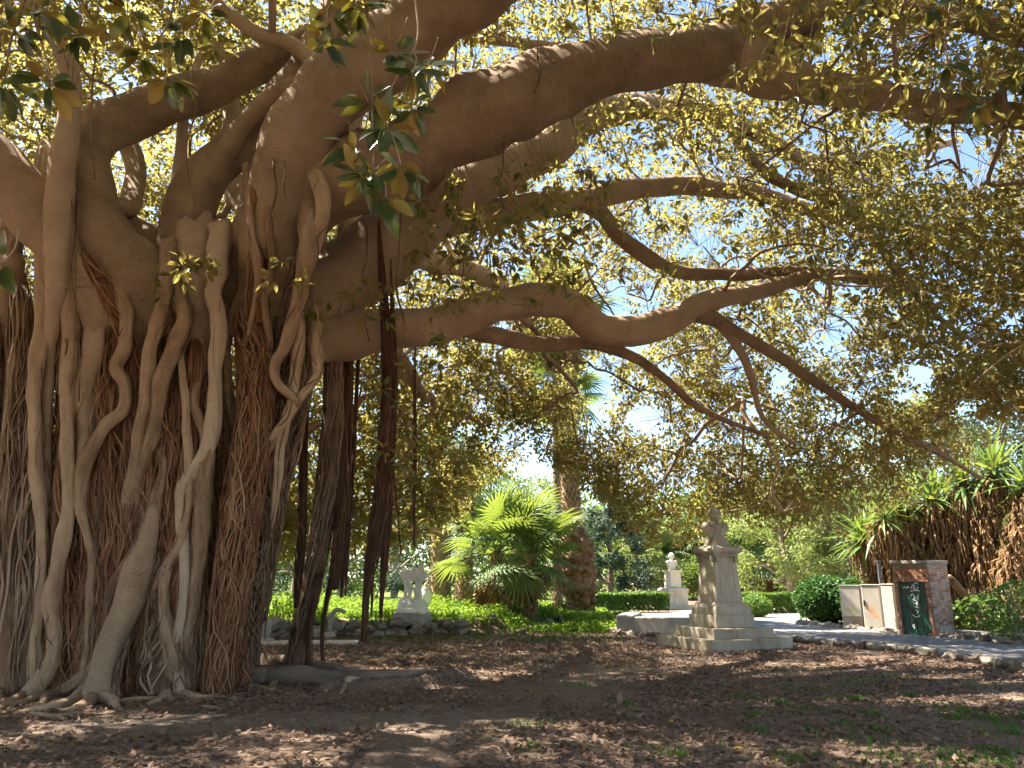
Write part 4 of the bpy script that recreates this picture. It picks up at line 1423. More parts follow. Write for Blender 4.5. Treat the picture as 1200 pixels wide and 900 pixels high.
b = link("bust", bme, ST, mon, (0, 0, 2.555), (0, 0, R(4)), (1.14, 1.05, 1.02))
remesh(b, vx, 2)

# far bust monument, pale in the sun
g = G(790, 713)
mon2 = thing("bust_monument", "pale sunlit bust monument on white pedestal in front of the far hedge", "monument", g, R(18))
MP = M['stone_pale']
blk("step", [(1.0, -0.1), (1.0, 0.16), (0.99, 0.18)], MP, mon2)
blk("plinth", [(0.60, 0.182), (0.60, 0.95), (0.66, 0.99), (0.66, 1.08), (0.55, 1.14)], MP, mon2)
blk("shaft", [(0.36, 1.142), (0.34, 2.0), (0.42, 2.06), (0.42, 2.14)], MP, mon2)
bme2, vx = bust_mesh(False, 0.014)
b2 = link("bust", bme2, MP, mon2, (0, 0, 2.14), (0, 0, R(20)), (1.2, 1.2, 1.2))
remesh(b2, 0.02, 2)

# white sculpture group on a mossy plinth
g = G(483, 727)
scu = thing("marble_sculpture", "weathered white marble sculpture of entwined figures on a low plinth among weeds", "sculpture", g, R(8))
blk("plinth", [(0.58, -0.1), (0.58, 0.24), (0.55, 0.27)], M['stone_grey'], scu)
mb = MB()
mb.box((0, 0, 0.06), (1.2, 0.9, 0.12))
sph(mb, (0, 0, 0.2), (0.52, 0.4, 0.2)); sph(mb, (-0.3, -0.1, 0.22), (0.28, 0.28, 0.22)); sph(mb, (0.28, 0.05, 0.2), (0.3, 0.3, 0.2))
for (x, lean) in ((-0.21, 0.10), (0.20, -0.10)):           # two figures: legs, trunks, heads, lifted arms
    for s in (-1, 1):
        sph(mb, (x + s * 0.08, -0.05 * s, 0.48), (0.075, 0.09, 0.26), rot=Euler((0.1 * s, lean + 0.08 * s, 0)))
        sph(mb, (x + s * 0.09, -0.04, 0.30), (0.065, 0.08, 0.18))
    sph(mb, (x, 0, 0.80), (0.13, 0.12, 0.22), rot=Euler((0, lean * 2, 0)))
    sph(mb, (x, -0.01, 1.02), (0.20, 0.13, 0.13))
    sph(mb, (x + lean, -0.05, 1.22), (0.095, 0.10, 0.12))
    sph(mb, (x + 0.2 * (1 if x > 0 else -1), -0.05, 1.08), (0.09, 0.08, 0.22), rot=Euler((0.3, 0.5 * (1 if x > 0 else -1), 0)))
sph(mb, (0, -0.08, 1.12), (0.40, 0.10, 0.09), rot=Euler((0, -0.15, 0)))
sph(mb, (0.30, 0, 1.34), (0.10, 0.09, 0.16), rot=Euler((0, 0.4, 0))); sph(mb, (-0.30, 0, 1.22), (0.16, 0.1, 0.08)); sph(mb, (0.08, 0, 1.30), (0.14, 0.1, 0.07), rot=Euler((0, 0.5, 0)))
sph(mb, (-0.05, -0.13, 0.75), (0.3, 0.08, 0.06), rot=Euler((0, 0.6, 0)))
o = link("figures", mb.mesh("figures", True), M['marble'], scu, (0, 0, 0.27), None, (0.82, 0.82, 1.0))
remesh(o, 0.024, 1)

g = G(498, 723)
urn = thing("stone_urn", "small white oval stone urn just right of the marble sculpture", "urn", (g.x, g.y, g.z))
mb = MB()
mb.lathe([(0.16, -0.05), (0.16, 0.18), (0.09, 0.2), (0.07, 0.28), (0.17, 0.42), (0.22, 0.62), (0.20, 0.80), (0.12, 0.92), (0.13, 0.95), (0.05, 0.98)], 18)
link("body", mb.mesh("body", True), M['marble'], urn)
mb = MB()
mb.lathe([(0.055, 0.981), (0.075, 1.03), (0.03, 1.10), (0.005, 1.14)], 12)
link("finial", mb.mesh("finial", True), M['orange_paint'], urn)

# low stone basin wall beside the monument
def wallblock(name, pts, h, th_, mat, parent, z0=-0.1, bev=0.02, off=(0, 0)):
    a, b = Vector(pts[0]), Vector(pts[1])
    d = (b - a)
    ang = math.atan2(d.y, d.x)
    mb = MB()
    c = (a + b) / 2
    mb.box((c.x, c.y, (h + z0) / 2), (d.length, th_, h - z0), rz=ang)
    return bevel(link(name, mb.mesh(name), mat, parent), bev, 3)


p0, p1, p2 = G(732, 743), G(815, 745), G(765, 731)
bw = thing("stone_basin_wall", "low grey stone bench wall left of the bust monument", "bench", (p0.x, p0.y, 0))
loc = lambda p: (p.x - p0.x, p.y - p0.y)
wallblock("front_block", [loc(p0 + Vector((0.25, 0, 0))), loc(p1)], 0.50, 0.5, M['stone_grey'], bw)
wallblock("end_block", [(-0.02, -0.3), (0.62, 2.2)], 0.57, 0.55, M['stone_grey'], bw, bev=0.07)

# ------------------------------------------------------------------ ROCK EDGINGS
def rock_mesh(seed):
    bm = bmesh.new()
    bmesh.ops.create_icosphere(bm, subdivisions=2, radius=0.5)
    for v in bm.verts:
        n = mnoise.noise(v.co * 2.1 + Vector((seed, seed * 2, 0)))
        n2 = mnoise.noise(v.co * 5.0 + Vector((seed, 0, seed)))
        v.co *= 1 + 0.5 * n + 0.3 * n2
        v.co.z *= 0.8
    me = bpy.data.meshes.new("stone")
    bm.to_mesh(me)
    bm.free()
    me.polygons.foreach_set("use_smooth", [False] * len(me.polygons))
    me.materials.append(M['rock'])
    return me


rocks = [rock_mesh(i * 3.7) for i in range(7)]


def edging(label, line, size, gap=1.0, jit=0.05, rows=1, hs=1.0, cat="edging"):
    P = np.array([[p.x, p.y] for p in line])
    C = cr(P, 12)
    L = np.concatenate([[0], np.cumsum(np.linalg.norm(np.diff(C, axis=0), axis=1))])
    root = thing("stone_edging", label, cat, (C[0][0], C[0][1], 0))
    for rw in range(rows):
        s = random.uniform(0, 0.1)
        while s < L[-1]:
            sz = random.uniform(*size)
            x, y = np.interp(s, L, C[:, 0]) + random.uniform(-jit, jit), np.interp(s, L, C[:, 1]) + random.uniform(-jit, jit) + rw * 0.12
            link("stone", random.choice(rocks), None, root, (x - C[0][0], y - C[0][1], H(x, y) * (0 if rows > 1 else 1) + sz * 0.22 * hs + rw * sz * 0.5), (random.uniform(-0.3, 0.3), random.uniform(-0.3, 0.3), random.uniform(0, 6.28)), (sz * random.uniform(0.9, 1.3), sz, sz * random.uniform(0.7, 1.0) * hs))
            s += sz * gap * random.uniform(0.9, 1.25)
    return root


edging("row of rough stones along the near side of the grey path", PATH_NEAR[:5], (0.22, 0.36))
edging("row of rough stones along the far side of the path below the cabinets", PATH_FAR[1:], (0.25, 0.42))
edging("rubble stone edging of the sunlit weed bed behind the hanging roots", [G(250, 748), G(300, 748), G(370, 747), G(440, 746), G(500, 745), G(552, 744)], (0.30, 0.55), rows=2, jit=0.08)
edging("short line of small stones left of the stone bench wall", [G(716, 741), G(735, 745), G(760, 746), G(785, 747)], (0.22, 0.34))
edging("few rocks half hidden in the grass below the burled palm", [G(575, 737), G(610, 732), G(650, 730), G(680, 731)], (0.25, 0.5), gap=2.6)
# low kerb running on from the cabinets to the right
mb = MB()
a, b_ = PATH_FAR[2], PATH_FAR[0]
kr = thing("kerb_wall", "low rough stone kerb right of the brick kiosk along the path", "kerb", (a.x, a.y, 0))
d = b_ - a
n = 9
for i in range(n):
    c = d * ((i + 0.5) / n)
    mb = MB()
    mb.box((0, 0, 0.12), (d.length / n - 0.02, 0.26, 0.28 + random.uniform(-0.03, 0.03)))
    bevel(link("kerb_stone", mb.mesh("kerb_stone"), M['stone_grey'], kr, (c.x + 0.3, c.y + 0.3, 0), (0, 0, math.atan2(d.y, d.x) + random.uniform(-0.03, 0.03))), 0.03)

# ------------------------------------------------------------------ CABINETS AND BRICK KIOSK
ka, kb = G(1055, 746), G(1127, 750)
kv = (kb - ka)
kang = math.atan2(kv.y, kv.x)
KW = 1.0
ki = thing("brick_kiosk", "small brick kiosk with graffitied dark green metal door", "kiosk", ka, kang)
KH, KD = 2.05, 1.3
mb = MB()
DW0, DW1, DH = 0.10, 0.90, 1.56     # door opening
mb.box((DW0 / 2 + 0.005, KD / 2, KH / 2), (DW0 - 0.01, KD, KH))
mb.box(((DW1 + KW) / 2, KD / 2, KH / 2), (KW - DW1, KD, KH))
mb.box(((DW0 + DW1) / 2, KD / 2, (DH + KH) / 2), (DW1 - DW0 - 0.004, KD - 0.01, KH - DH))
mb.box(((DW0 + DW1) / 2, KD - 0.06, DH / 2), (DW1 - DW0 - 0.004, 0.1, DH - 0.004))
link("wall", mb.mesh("wall"), M['mortar'], ki)
mb = MB()
mb.box((KW / 2, KD / 2 - 0.03, KH + 0.05), (KW + 0.10, KD + 0.12, 0.095))
bevel(link("cap", mb.mesh("cap"), M['plaster'], ki), 0.015)
bricks = []
for i in range(7):
    mb = MB()
    mb.box((0, 0, 0), (0.238, 0.05, 0.060))
    me = mb.mesh("brick")
    me.materials.append(M['brick%d' % i])
    bricks.append(me)
CH = 0.0735
for r_ in range(int(KH / CH)):
    z = CH * (r_ + 0.5)
    if z > KH - 0.02:
        break
    x = -0.125 if r_ % 2 else 0.0
    while x < KW:
        x0, x1 = max(x, 0.0), min(x + 0.25, KW)
        x += 0.25
        segs = [(x0, x1)]
        if z < DH:
            segs = [(u, min(v, DW0)) for u, v in segs if u < DW0 - 0.01] + [(max(u, DW1), v) for u, v in [(x0, x1)] if v > DW1 + 0.01]
        for u, v in segs:
            if v - u < 0.035:
                continue
            if z < 0.34 and u > 9 and random.random() < 0.75:      # patched with render near the foot
                continue
            link("brick", random.choice(bricks[:5]), None, ki, ((u + v) / 2, -0.004 + random.uniform(-0.006, 0.004), z), None, ((v - u - 0.012) / 0.238, 1, 1))
for r_ in range(int(KH / CH)):        # the right flank: paler, greyer bricks put its brighter light into the colour
    for q in range(5):
        if r_ < 5 and q > 0 and random.random() < 0.8:
            continue
        link("brick", random.choice(bricks[2:] + bricks[5:]), None, ki, (KW + 0.003, 0.125 + q * 0.25 - (0.0 if r_ % 2 else 0) + (0.02 if r_ % 2 else 0), CH * (r_ + 0.5)), (0, 0, math.pi / 2))
mb = MB()
mb.box((KW + 0.012, 0.72, 0.17), (0.035, 1.05, 0.32), taper=1.0, taper_y=0.8)
bevel(link("plaster_patch", mb.mesh("plaster_patch"), M['plaster'], ki), 0.01)
door = None
mb = MB()
mb.box(((DW0 + DW1) / 2, 0.10, DH / 2 - 0.005), (DW1 - DW0 - 0.03, 0.04, DH - 0.03))
door = bevel(link("door", mb.mesh("door"), M['green_door'], ki), 0.006)
for i in range(4):
    mb = MB()
    mb.box((DW0 + 0.02 + (i + 0.5) * (DW1 - DW0 - 0.04) / 4, 0.072, DH / 2), ((DW1 - DW0 - 0.04) / 4 - 0.012, 0.016, DH - 0.06))
    link("plank", mb.mesh("plank"), M['green_door'], door)
mb = MB()
mb.box((DW1 - 0.09, 0.055, 0.85), (0.05, 0.03, 0.14))
link("latch", mb.mesh("latch"), M['dark_metal'], door)


def stroke(mb, pts, wd, y):
    """flat painted line in the plane y"""
    P = cr(np.array(pts), 5)
    T = np.gradient(P, axis=0)
    T /= np.linalg.norm(T, axis=1)[:, None] + 1e-9
    Nn = np.stack([-T[:, 1], T[:, 0]], 1) * wd / 2
    vs, fs = [], []
    for p, n_ in zip(P, Nn):
        vs += [(p[0] + n_[0], y, p[1] + n_[1]), (p[0] - n_[0], y, p[1] - n_[1])]
    for i in range(len(P) - 1):
        fs.append((2 * i, 2 * i + 1, 2 * i + 3, 2 * i + 2))
    mb.add(vs, fs)


# the tags sprayed on the door: illegible looped strokes
mb = MB()
y_ = 0.0605
for pts in [[(0.22, 1.36), (0.27, 1.40), (0.31, 1.36), (0.36, 1.41), (0.40, 1.37)], [(0.46, 1.34), (0.50, 1.45), (0.57, 1.42), (0.52, 1.36), (0.60, 1.33), (0.66, 1.40)], [(0.55, 1.48), (0.62, 1.52), (0.66, 1.47)],
            [(0.42, 1.28), (0.56, 1.30), (0.70, 1.29)], [(0.42, 1.14), (0.47, 1.20), (0.52, 1.10), (0.46, 1.04), (0.55, 1.02)], [(0.52, 1.16), (0.58, 1.08), (0.63, 1.18), (0.60, 1.02)],
            [(0.45, 0.98), (0.52, 0.92), (0.58, 0.99), (0.55, 0.86), (0.49, 0.84), (0.60, 0.82)], [(0.50, 0.76), (0.57, 0.72), (0.54, 0.66)], [(0.36, 0.30), (0.42, 0.36), (0.40, 0.24)], [(0.40, 0.62), (0.50, 0.56), (0.60, 0.60)]]:
    stroke(mb, pts, 0.026, y_)
link("graffiti", mb.mesh("graffiti"), M['white_paint'], door)

# utility cabinets, on the same line as the kiosk
def cabinet(name, label, px0, px1, pyb, h, dep, plinth_h, handle, marks):
    a, b = G(px0, pyb), G(px1, pyb + 0.8)
    d = b - a
    wv = d.length
    root = thing(name, label, "cabinet", a, math.atan2(d.y, d.x) , "utility cabinets beside the kiosk")
    mb = MB()
    mb.box((wv / 2, dep / 2, plinth_h / 2 - 0.05), (wv - 0.03, dep - 0.03, plinth_h + 0.1))
    bevel(link("base", mb.mesh("base"), M['concrete'], root), 0.006)
    mb = MB()
    mb.box((wv / 2, dep / 2, (h + plinth_h) / 2), (wv - 0.012, dep, h - plinth_h - 0.004))
    bevel(link("body", mb.mesh("body"), M['cabinet'], root), 0.01)
    mb = MB()
    mb.box((wv / 2, -0.014, (h + plinth_h) / 2), (wv - 0.06, 0.02, h - plinth_h - 0.07))
    dr = bevel(link("door", mb.mesh("door"), M['cabinet'], root), 0.006)
    mb = MB()
    mb.box((wv / 2, dep / 2 - 0.01, h + 0.015), (wv + 0.01, dep + 0.06, 0.028))
    bevel(link("lid", mb.mesh("lid"), M['cabinet'], root), 0.008)
    if handle is not None:
        mb = MB()
        mb.box((handle * wv, -0.036, h * 0.62), (0.05, 0.022, 0.17))
        bevel(link("handle", mb.mesh("handle"), M['black'], dr), 0.005)
    for mat, strokes, wd in marks:
        mb = MB()
        for pts in strokes:
            stroke(mb, [(x * wv, z) for x, z in pts], wd, -0.0265)
        link("graffiti", mb.mesh("graffiti"), mat, dr)
    return root


cabinet("utility_cabinet", "narrow grey cabinet on a concrete base, leftmost beside the dark bush", 988, 1013, 738.5, 1.40, 0.42, 0.42, None,
        [(M['green_paint'], [[(0.15, 0.62), (0.3, 0.68), (0.42, 0.60), (0.55, 0.68), (0.75, 0.62), (0.85, 0.67)]], 0.03)])
cabinet("utility_cabinet", "grey cabinet with black handle and orange scrawl, second from left", 1014, 1037, 741, 1.43, 0.45, 0.06, 0.13,
        [(M['orange_paint'], [[(0.25, 0.86), (0.4, 0.76), (0.35, 0.66), (0.55, 0.70), (0.5, 0.56), (0.72, 0.58), (0.7, 0.46), (0.85, 0.42)], [(0.25, 0.70), (0.45, 0.60), (0.6, 0.48), (0.8, 0.52)]], 0.05)])
cabinet("utility_cabinet", "plain grey cabinet squeezed against the brick kiosk", 1038, 1053.5, 743, 1.45, 0.5, 0.05, None, [])
o = thing("cable_duct", "thin grey metal duct rising between the cabinets and the brick kiosk", "duct", G(1052, 742))
mb = MB()
mb.box((0, 0.75, 1.05), (0.10, 0.1, 2.2))
bevel(link("pipe", mb.mesh("pipe"), M['dark_metal'], o), 0.02)
mb = MB()
mb.box((0, 0.75, 2.18), (0.14, 0.14, 0.06))
link("cap", mb.mesh("cap"), M['dark_metal'], o)

# green railing post by the dark bush
g = G(939, 727)
po = thing("railing_post", "thin green metal post at the end of the railing by the dark bush", "post", g)
tb = TB(); tb.tube([(0, 0, -0.05), (0, 0, 0.6), (0, 0, 1.02)], [0.055, 0.055, 0.055], k=10)
link("pole", tb.mesh("pole"), M['green_post'], po)
mb = MB(); sph(mb, (0, 0, 1.06), (0.075, 0.075, 0.07), 8)
link("knob", mb.mesh("knob", True), M['green_post'], po)
g2 = G(985, 731)
dv = (g2 - g) + Vector((0, 0.4, 0))
for zz in (0.35, 0.85):
    tb = TB(); tb.tube([(0, 0, zz), tuple(dv * 0.5 + Vector((0, 0, zz))), tuple(dv + Vector((0, 0, zz)))], 0.022, k=8)
    link("rail", tb.mesh("rail"), M['dark_metal'], po)
for i in range(1, 14):
    c = dv * (i / 14)
    tb = TB(); tb.tube([(c.x, c.y, 0.0), (c.x, c.y, 0.45), (c.x, c.y, 0.9)], 0.012, k=6)
    link("baluster", tb.mesh("baluster"), M['dark_metal'], po)

# two concrete pieces in the edging behind the hanging roots
g = G(311, 755)
c1 = thing("concrete_post", "short round-topped concrete post on a slanted base by the weed bed", "post", g)
mb = MB(); mb.lathe([(0.11, 0.10), (0.10, 0.38), (0.125, 0.42), (0.14, 0.52), (0.11, 0.60), (0.04, 0.64)], 14)
link("post", mb.mesh("post", True), M['concrete'], c1)
mb = MB(); mb.box((0.02, 0, 0.06), (0.60, 0.4, 0.2), taper=0.45)
bevel(link("base", mb.mesh("base"), M['concrete'], c1), 0.03)
g = G(386, 747)
c2 = thing("concrete_hook", "curved grey concrete hook standing before the rubble edging", "post", g)
tb = TB()
P = cr(np.array([(0, 0, 0.0), (0, 0, 0.35), (0.02, 0, 0.58), (0.14, 0, 0.74), (0.30, 0, 0.74), (0.42, 0, 0.68)]), 6)
tb.tube(P, np.linspace(0.085, 0.05, len(P)), k=12)
link("hook", tb.mesh("hook"), M['concrete'], c2)
mb = MB(); mb.box((0.02, 0, 0.05), (0.4, 0.32, 0.22), taper=0.7)
bevel(link("base", mb.mesh("base"), M['concrete'], c2), 0.03)
g = G(345, 755)
sl = thing("stone_slab", "pale worn slab lying flat before the rubble edging", "slab", g, R(6))
for i in range(3):
    mb = MB(); mb.box((i * 0.85 - 0.5, 0, 0.03), (0.8, 0.5, 0.10))
    bevel(link("slab_piece", mb.mesh("slab_piece"), M['stone_pale'], sl, (0, 0, 0), (0, 0, random.uniform(-0.04, 0.04))), 0.02)

# ------------------------------------------------------------------ PALMS AND YUCCAS
def fan_mesh(name, mat, seg=26, span=R(125), Rf=0.95, pet=1.0, droop=0.18, seed=1, join=0.5):
    rd = random.Random(seed)
    V, F = [], []
    for i in range(seg):
        a = -span + 2 * span * (i + 0.5) / seg
        da = span / seg
        ln = Rf * (0.78 + 0.22 * math.cos(a * 0.6)) * rd.uniform(0.9, 1.06)
        pts = []
        for t, wk in ((0.04, 0.9), (join, 1.0), (0.8, 0.45), (1.0, 0.02)):
            r_ = ln * t
            wdt = min(math.tan(da) * r_ * 1.0, math.tan(da) * ln * join) * wk
            z = -droop * ln * t ** 2.5 * rd.uniform(0.7, 1.5) - 0.12 * r_ * abs(math.sin(a))
            cxp, cyp = pet + r_ * math.cos(a), r_ * math.sin(a)
            nx_, ny_ = -math.sin(a), math.cos(a)
            pts.append(((cxp + nx_ * wdt, cyp + ny_ * wdt, z), (cxp, cyp, z + 0.25 * wdt + 0.004), (cxp - nx_ * wdt, cyp - ny_ * wdt, z)))
        o = len(V)
        for p in pts:
            V += p
        for k in range(3):
            b0 = o + k * 3
            F += [(b0, b0 + 1, b0 + 4, b0 + 3), (b0 + 1, b0 + 2, b0 + 5, b0 + 4)]
    o = len(V)
    for x, z in ((0, 0), (pet * 0.5, 0.03), (pet * 1.02, 0)):
        V += [(x, -0.022, z), (x, 0.022, z), (x, 0, z - 0.03)]
    for k in range(2):
        b0 = o + 3 * k
        F += [(b0, b0 + 1, b0 + 4, b0 + 3), (b0 + 1, b0 + 2, b0 + 5, b0 + 4), (b0 + 2, b0, b0 + 3, b0 + 5)]
    F = [f[::-1] for f in F]
    me = bpy.data.meshes.new(name)
    me.from_pydata(V, [], F)
    me.materials.append(mat)
    me.update()
    return me


fans = [fan_mesh("frond", M['palm'], seed=i, droop=0.14 + 0.08 * i) for i in range(3)]
fans_dead = [fan_mesh("dead_frond", M['palm_dead'], seg=18, span=R(80), seed=i + 5, droop=0.35, Rf=1.0, pet=0.7) for i in range(3)]


def orient(o, az, el, roll=0.0):
    o.rotation_euler = (Matrix.Rotation(az, 3, 'Z') @ Matrix.Rotation(-el, 3, 'Y') @ Matrix.Rotation(roll, 3, 'X')).to_euler()


def palm_trunk(root, h, r0, r1, lean=(0, 0), boots=True, boot_n=(18, 5), mat=None, boot_scale=1.0, px=26):
    n = 14
    P = np.array([(lean[0] * (i / n) ** 1.5, lean[1] * (i / n) ** 1.5, -0.1 + (h + 0.1) * i / n) for i in range(n + 1)])
    rad = np.linspace(r0, r1, n + 1)
    rad[0] *= 1.25
    tb = TB(); tb.tube(P, rad, k=16, lump=0.08, lumps=2)
    tr = link("trunk", tb.mesh("trunk"), mat or M['palm_trunk'], root)
    if boots:           # old leaf bases: wedge scales in spirals, joined (too small to pick apart)
        V, F = [], []
        rows, per = boot_n
        for i in range(rows):
            for j in range(per):
                t = (i + 0.3 * random.random()) / rows
                z = h * t
                a = 2 * math.pi * (j + 0.5 * (i % 2)) / per + random.uniform(-0.1, 0.1)
                rr = r0 + (r1 - r0) * t
                cx_, cy_ = lean[0] * t ** 1.5, lean[1] * t ** 1.5
                wd, ht, dp = rr * 2.4 / per * boot_scale, h / rows * 1.3, rr * 0.32 * boot_scale
                ca_, sa_ = math.cos(a), math.sin(a)
                o = len(V)
                for (u, s, zz) in ((0.9, -wd, -ht * 0.2), (0.9, wd, -ht * 0.2), (1.0 + dp / rr, wd * 0.5, ht * 0.6), (1.0 + dp / rr, -wd * 0.5, ht * 0.6), (0.9, 0, ht * 0.65)):
                    V.append((cx_ + ca_ * rr * u - sa_ * s, cy_ + sa_ * rr * u + ca_ * s, z + zz))
                F += [(o, o + 1, o + 2, o + 3), (o + 3, o + 2, o + 4), (o, o + 3, o + 4), (o + 1, o + 4, o + 2)]
        me = bpy.data.meshes.new("leaf_bases")
        me.from_pydata(V, [], F)
        link("leaf_bases", me, M['palm_boot'], tr, kind="stuff")
    return tr


def crown_fans(root, top, n, size, el0=R(80), el1=R(-35), meshes=None, name="frond", seed=0):
    rd = random.Random(seed)
    for i in range(n):
        t = (i + 0.5) / n
        az = i * 2.39996 + rd.uniform(-0.2, 0.2)
        el = el0 + (el1 - el0) * t + rd.uniform(-0.15, 0.15)
        o = link(name, rd.choice(meshes or fans), None, root, top, None, size * rd.uniform(0.85, 1.15))
        orient(o, az, el, rd.uniform(-0.4, 0.4))


def skirt_fans(root, top, n, size, seed=0, el=(-1.0, -1.45), dz=0.5):
    rd = random.Random(seed)
    for i in range(n):
        az = i * 2.39996
        o = link("dead_frond", rd.choice(fans_dead), None, root, (top[0], top[1], top[2] - rd.uniform(0, dz)), None, size * rd.uniform(0.8, 1.15))
        orient(o, az, rd.uniform(*el), rd.uniform(-0.5, 0.5))


# two low fan palms in the sun
for (px, py, hh, sz, lab, sd_) in [(582, 722, 2.15, 1.35, "low fan palm with a brown skirt of dead fronds, left one in the sunny bed", 3), (622, 722, 2.2, 1.15, "fan palm with dark slim trunk just left of the burled palm", 8)]:
    g = G(px, py)
    t = thing("fan_palm", lab, "palm", g)
    palm_trunk(t, hh, 0.22, 0.2, boot_n=(9, 6))
    crown_fans(t, (0, 0, hh), 19, sz, R(85), R(-28), seed=sd_)
    skirt_fans(t, (0, 0, hh), 13, sz * 0.85, seed=sd_)
g = G(607, 716)
t = thing("fan_palm", "upright pale green fan palm showing above the two low ones", "palm", g)
palm_trunk(t, 3.0, 0.2, 0.18, boot_n=(12, 6))
crown_fans(t, (0, 0, 3.0), 14, 1.25, R(85), R(0), seed=21)

# tall palm with a burled foot
g = G(676, 722)
bp_ = thing("burled_palm", "tall palm whose trunk foot is swollen with big brown burls", "palm", g)
pw = lambda px: px * 29 / 900 * 1.0
palm_trunk(bp_, 12.0, 0.36, 0.34, lean=(-0.55, 0.2), boot_n=(64, 12), boot_scale=0.8)
mb = MB()
for (x, z, rx, rz_) in [(0.0, 0.3, 0.55, 0.35), (0.05, 0.75, 0.50, 0.35), (0.10, 1.0, 0.75, 0.32), (-0.05, 1.25, 0.72, 0.35), (0.12, 1.7, 0.68, 0.40), (-0.1, 1.75, 0.62, 0.4), (-0.12, 2.2, 0.66, 0.45), (0.12, 2.6, 0.62, 0.36), (-0.15, 2.75, 0.6, 0.4), (0.02, 3.05, 0.45, 0.35)]:
    sph(mb, (x, 0, z), (rx, rx * 0.9, rz_), 10)
for q in range(46):
    a = random.uniform(0, 6.28); z = random.uniform(0.1, 3.1)
    rr = 0.62
    s_ = random.uniform(0.08, 0.2)
    sph(mb, (rr * math.cos(a), rr * 0.9 * math.sin(a), z), (s_, s_, s_ * 0.9), 6)
o = link("burl", mb.mesh("burl", True), M['burl'], bp_)
remesh(o, 0.045, 2)
dm = bpy.data.textures.new("burl_noise", 'CLOUDS'); dm.noise_scale = 0.22
dsp = o.modifiers.new("displace", 'DISPLACE'); dsp.texture = dm; dsp.strength = 0.16; dsp.texture_coords = 'LOCAL'
crown_fans(bp_, (-0.55, 0.2, 12.0), 34, 1.5, R(80), R(-50), seed=4)
skirt_fans(bp_, (-0.55, 0.2, 11.8), 12, 1.3, seed=5)
g = G(654, 716)
t = thing("slim_palm", "slender pale palm trunk close behind the burled palm", "palm", g)
palm_trunk(t, 9.5, 0.19, 0.16, lean=(0.1, 0), boot_n=(50, 8), boot_scale=0.6)
crown_fans(t, (0.1, 0, 9.5), 26, 1.3, R(80), R(-50), seed=14)

# feather palms with scaly trunks
def pinnate_mesh(seed):
    rd = random.Random(seed)
    V, F = [], []
    n = 26
    for i in range(n):
        t = i / (n - 1)
        x = 2.4 * t
        z = 0.55 * math.sin(t * 1.6) - 1.1 * t * t
        ll = 0.5 * math.sin(math.pi * min(1, 0.15 + 0.85 * t)) + 0.12
        for s in (-1, 1):
            o = len(V)
            V += [(x, 0, z), (x + 0.05, 0, z), (x + ll * 0.55, s * ll * 0.85, z - 0.12 - rd.random() * 0.15)]
            F.append((o, o + 1, o + 2) if s > 0 else (o, o + 2, o + 1))
    o = len(V)
    for i in range(8):
        t = i / 7
        x = 2.4 * t; z = 0.55 * math.sin(t * 1.6) - 1.1 * t * t
        V += [(x, -0.02, z), (x, 0.02, z)]
    for i in range(7):
        F.append((o + 2 * i, o + 2 * i + 2, o + 2 * i + 3, o + 2 * i + 1))
    me = bpy.data.meshes.new("frond")
    me.from_pydata(V, [], F)
    me.materials.append(M['palm'])
    return me


pinn = [pinnate_mesh(i) for i in range(2)]
for (px, py, hh, r0, lean, lab) in [(515, 718, 6.5, 0.36, (-0.25, 0), "scaly pineapple-like palm trunk right of the marble sculpture"), (543, 716, 5.2, 0.34, (0.1, 0), "stout grey palm trunk half hidden behind the low fan palm")]:
    g = G(px, py)
    t = thing("feather_palm", lab, "palm", g)
    palm_trunk(t, hh, r0, r0 * 0.8, lean=lean, boot_n=(34, 9), boot_scale=0.9)
    crown_fans(t, (lean[0], 0, hh), 26, 1.1, R(80), R(-30), meshes=pinn, seed=hash(px) % 97)
# old palms with shaggy skirts in the distance
for (px, py, hh, r0, lab, sd_) in [(868, 703, 5.0, 0.85, "thick shaggy old palm trunk behind the bust monument's pedestal", 2), (902, 704, 3.2, 0.75, "lower shaggy palm right of the thick palm trunk, fronds in sun", 6), (775, 703, 3.6, 0.6, "shaggy fan palm left behind the far pale bust", 9), (803, 703, 3.8, 0.65, "shaggy fan palm right behind the far pale bust", 12)]:
    g = G(px, py)
    t = thing("shaggy_palm", lab, "palm", g)
    palm_trunk(t, hh, r0, r0 * 0.8, boot_n=(16, 14), boot_scale=1.2)
    crown_fans(t, (0, 0, hh), 24, 1.7, R(80), R(-35), seed=sd_)
    skirt_fans(t, (0, 0, hh), 14, 1.6, seed=sd_)

# yuccas
def blade_mesh(name, mat, L=0.75, wd=0.055, droop=0.25):
    V, F = [], []
    for i, (t, k) in enumerate(((0, 0.5), (0.3, 1.0), (0.7, 0.75), (1.0, 0.03))):
        z = -droop * t * t * L
        V += [(t * L, -wd / 2 * k, z + 0.012 * k), (t * L, 0, z), (t * L, wd / 2 * k, z + 0.012 * k)]
    for i in range(3):
        a = i * 3
        F += [(a, a + 3, a + 4, a + 1), (a + 1, a + 4, a + 5, a + 2)]
    me = bpy.data.meshes.new(name)
    me.from_pydata(V, [], F)
    me.materials.append(mat)
    return me


blades = [blade_mesh("leaf", M['yucca'], 0.85, 0.075, d_) for d_ in (0.08, 0.25, 0.45)]
ydead = M['palm_dead']


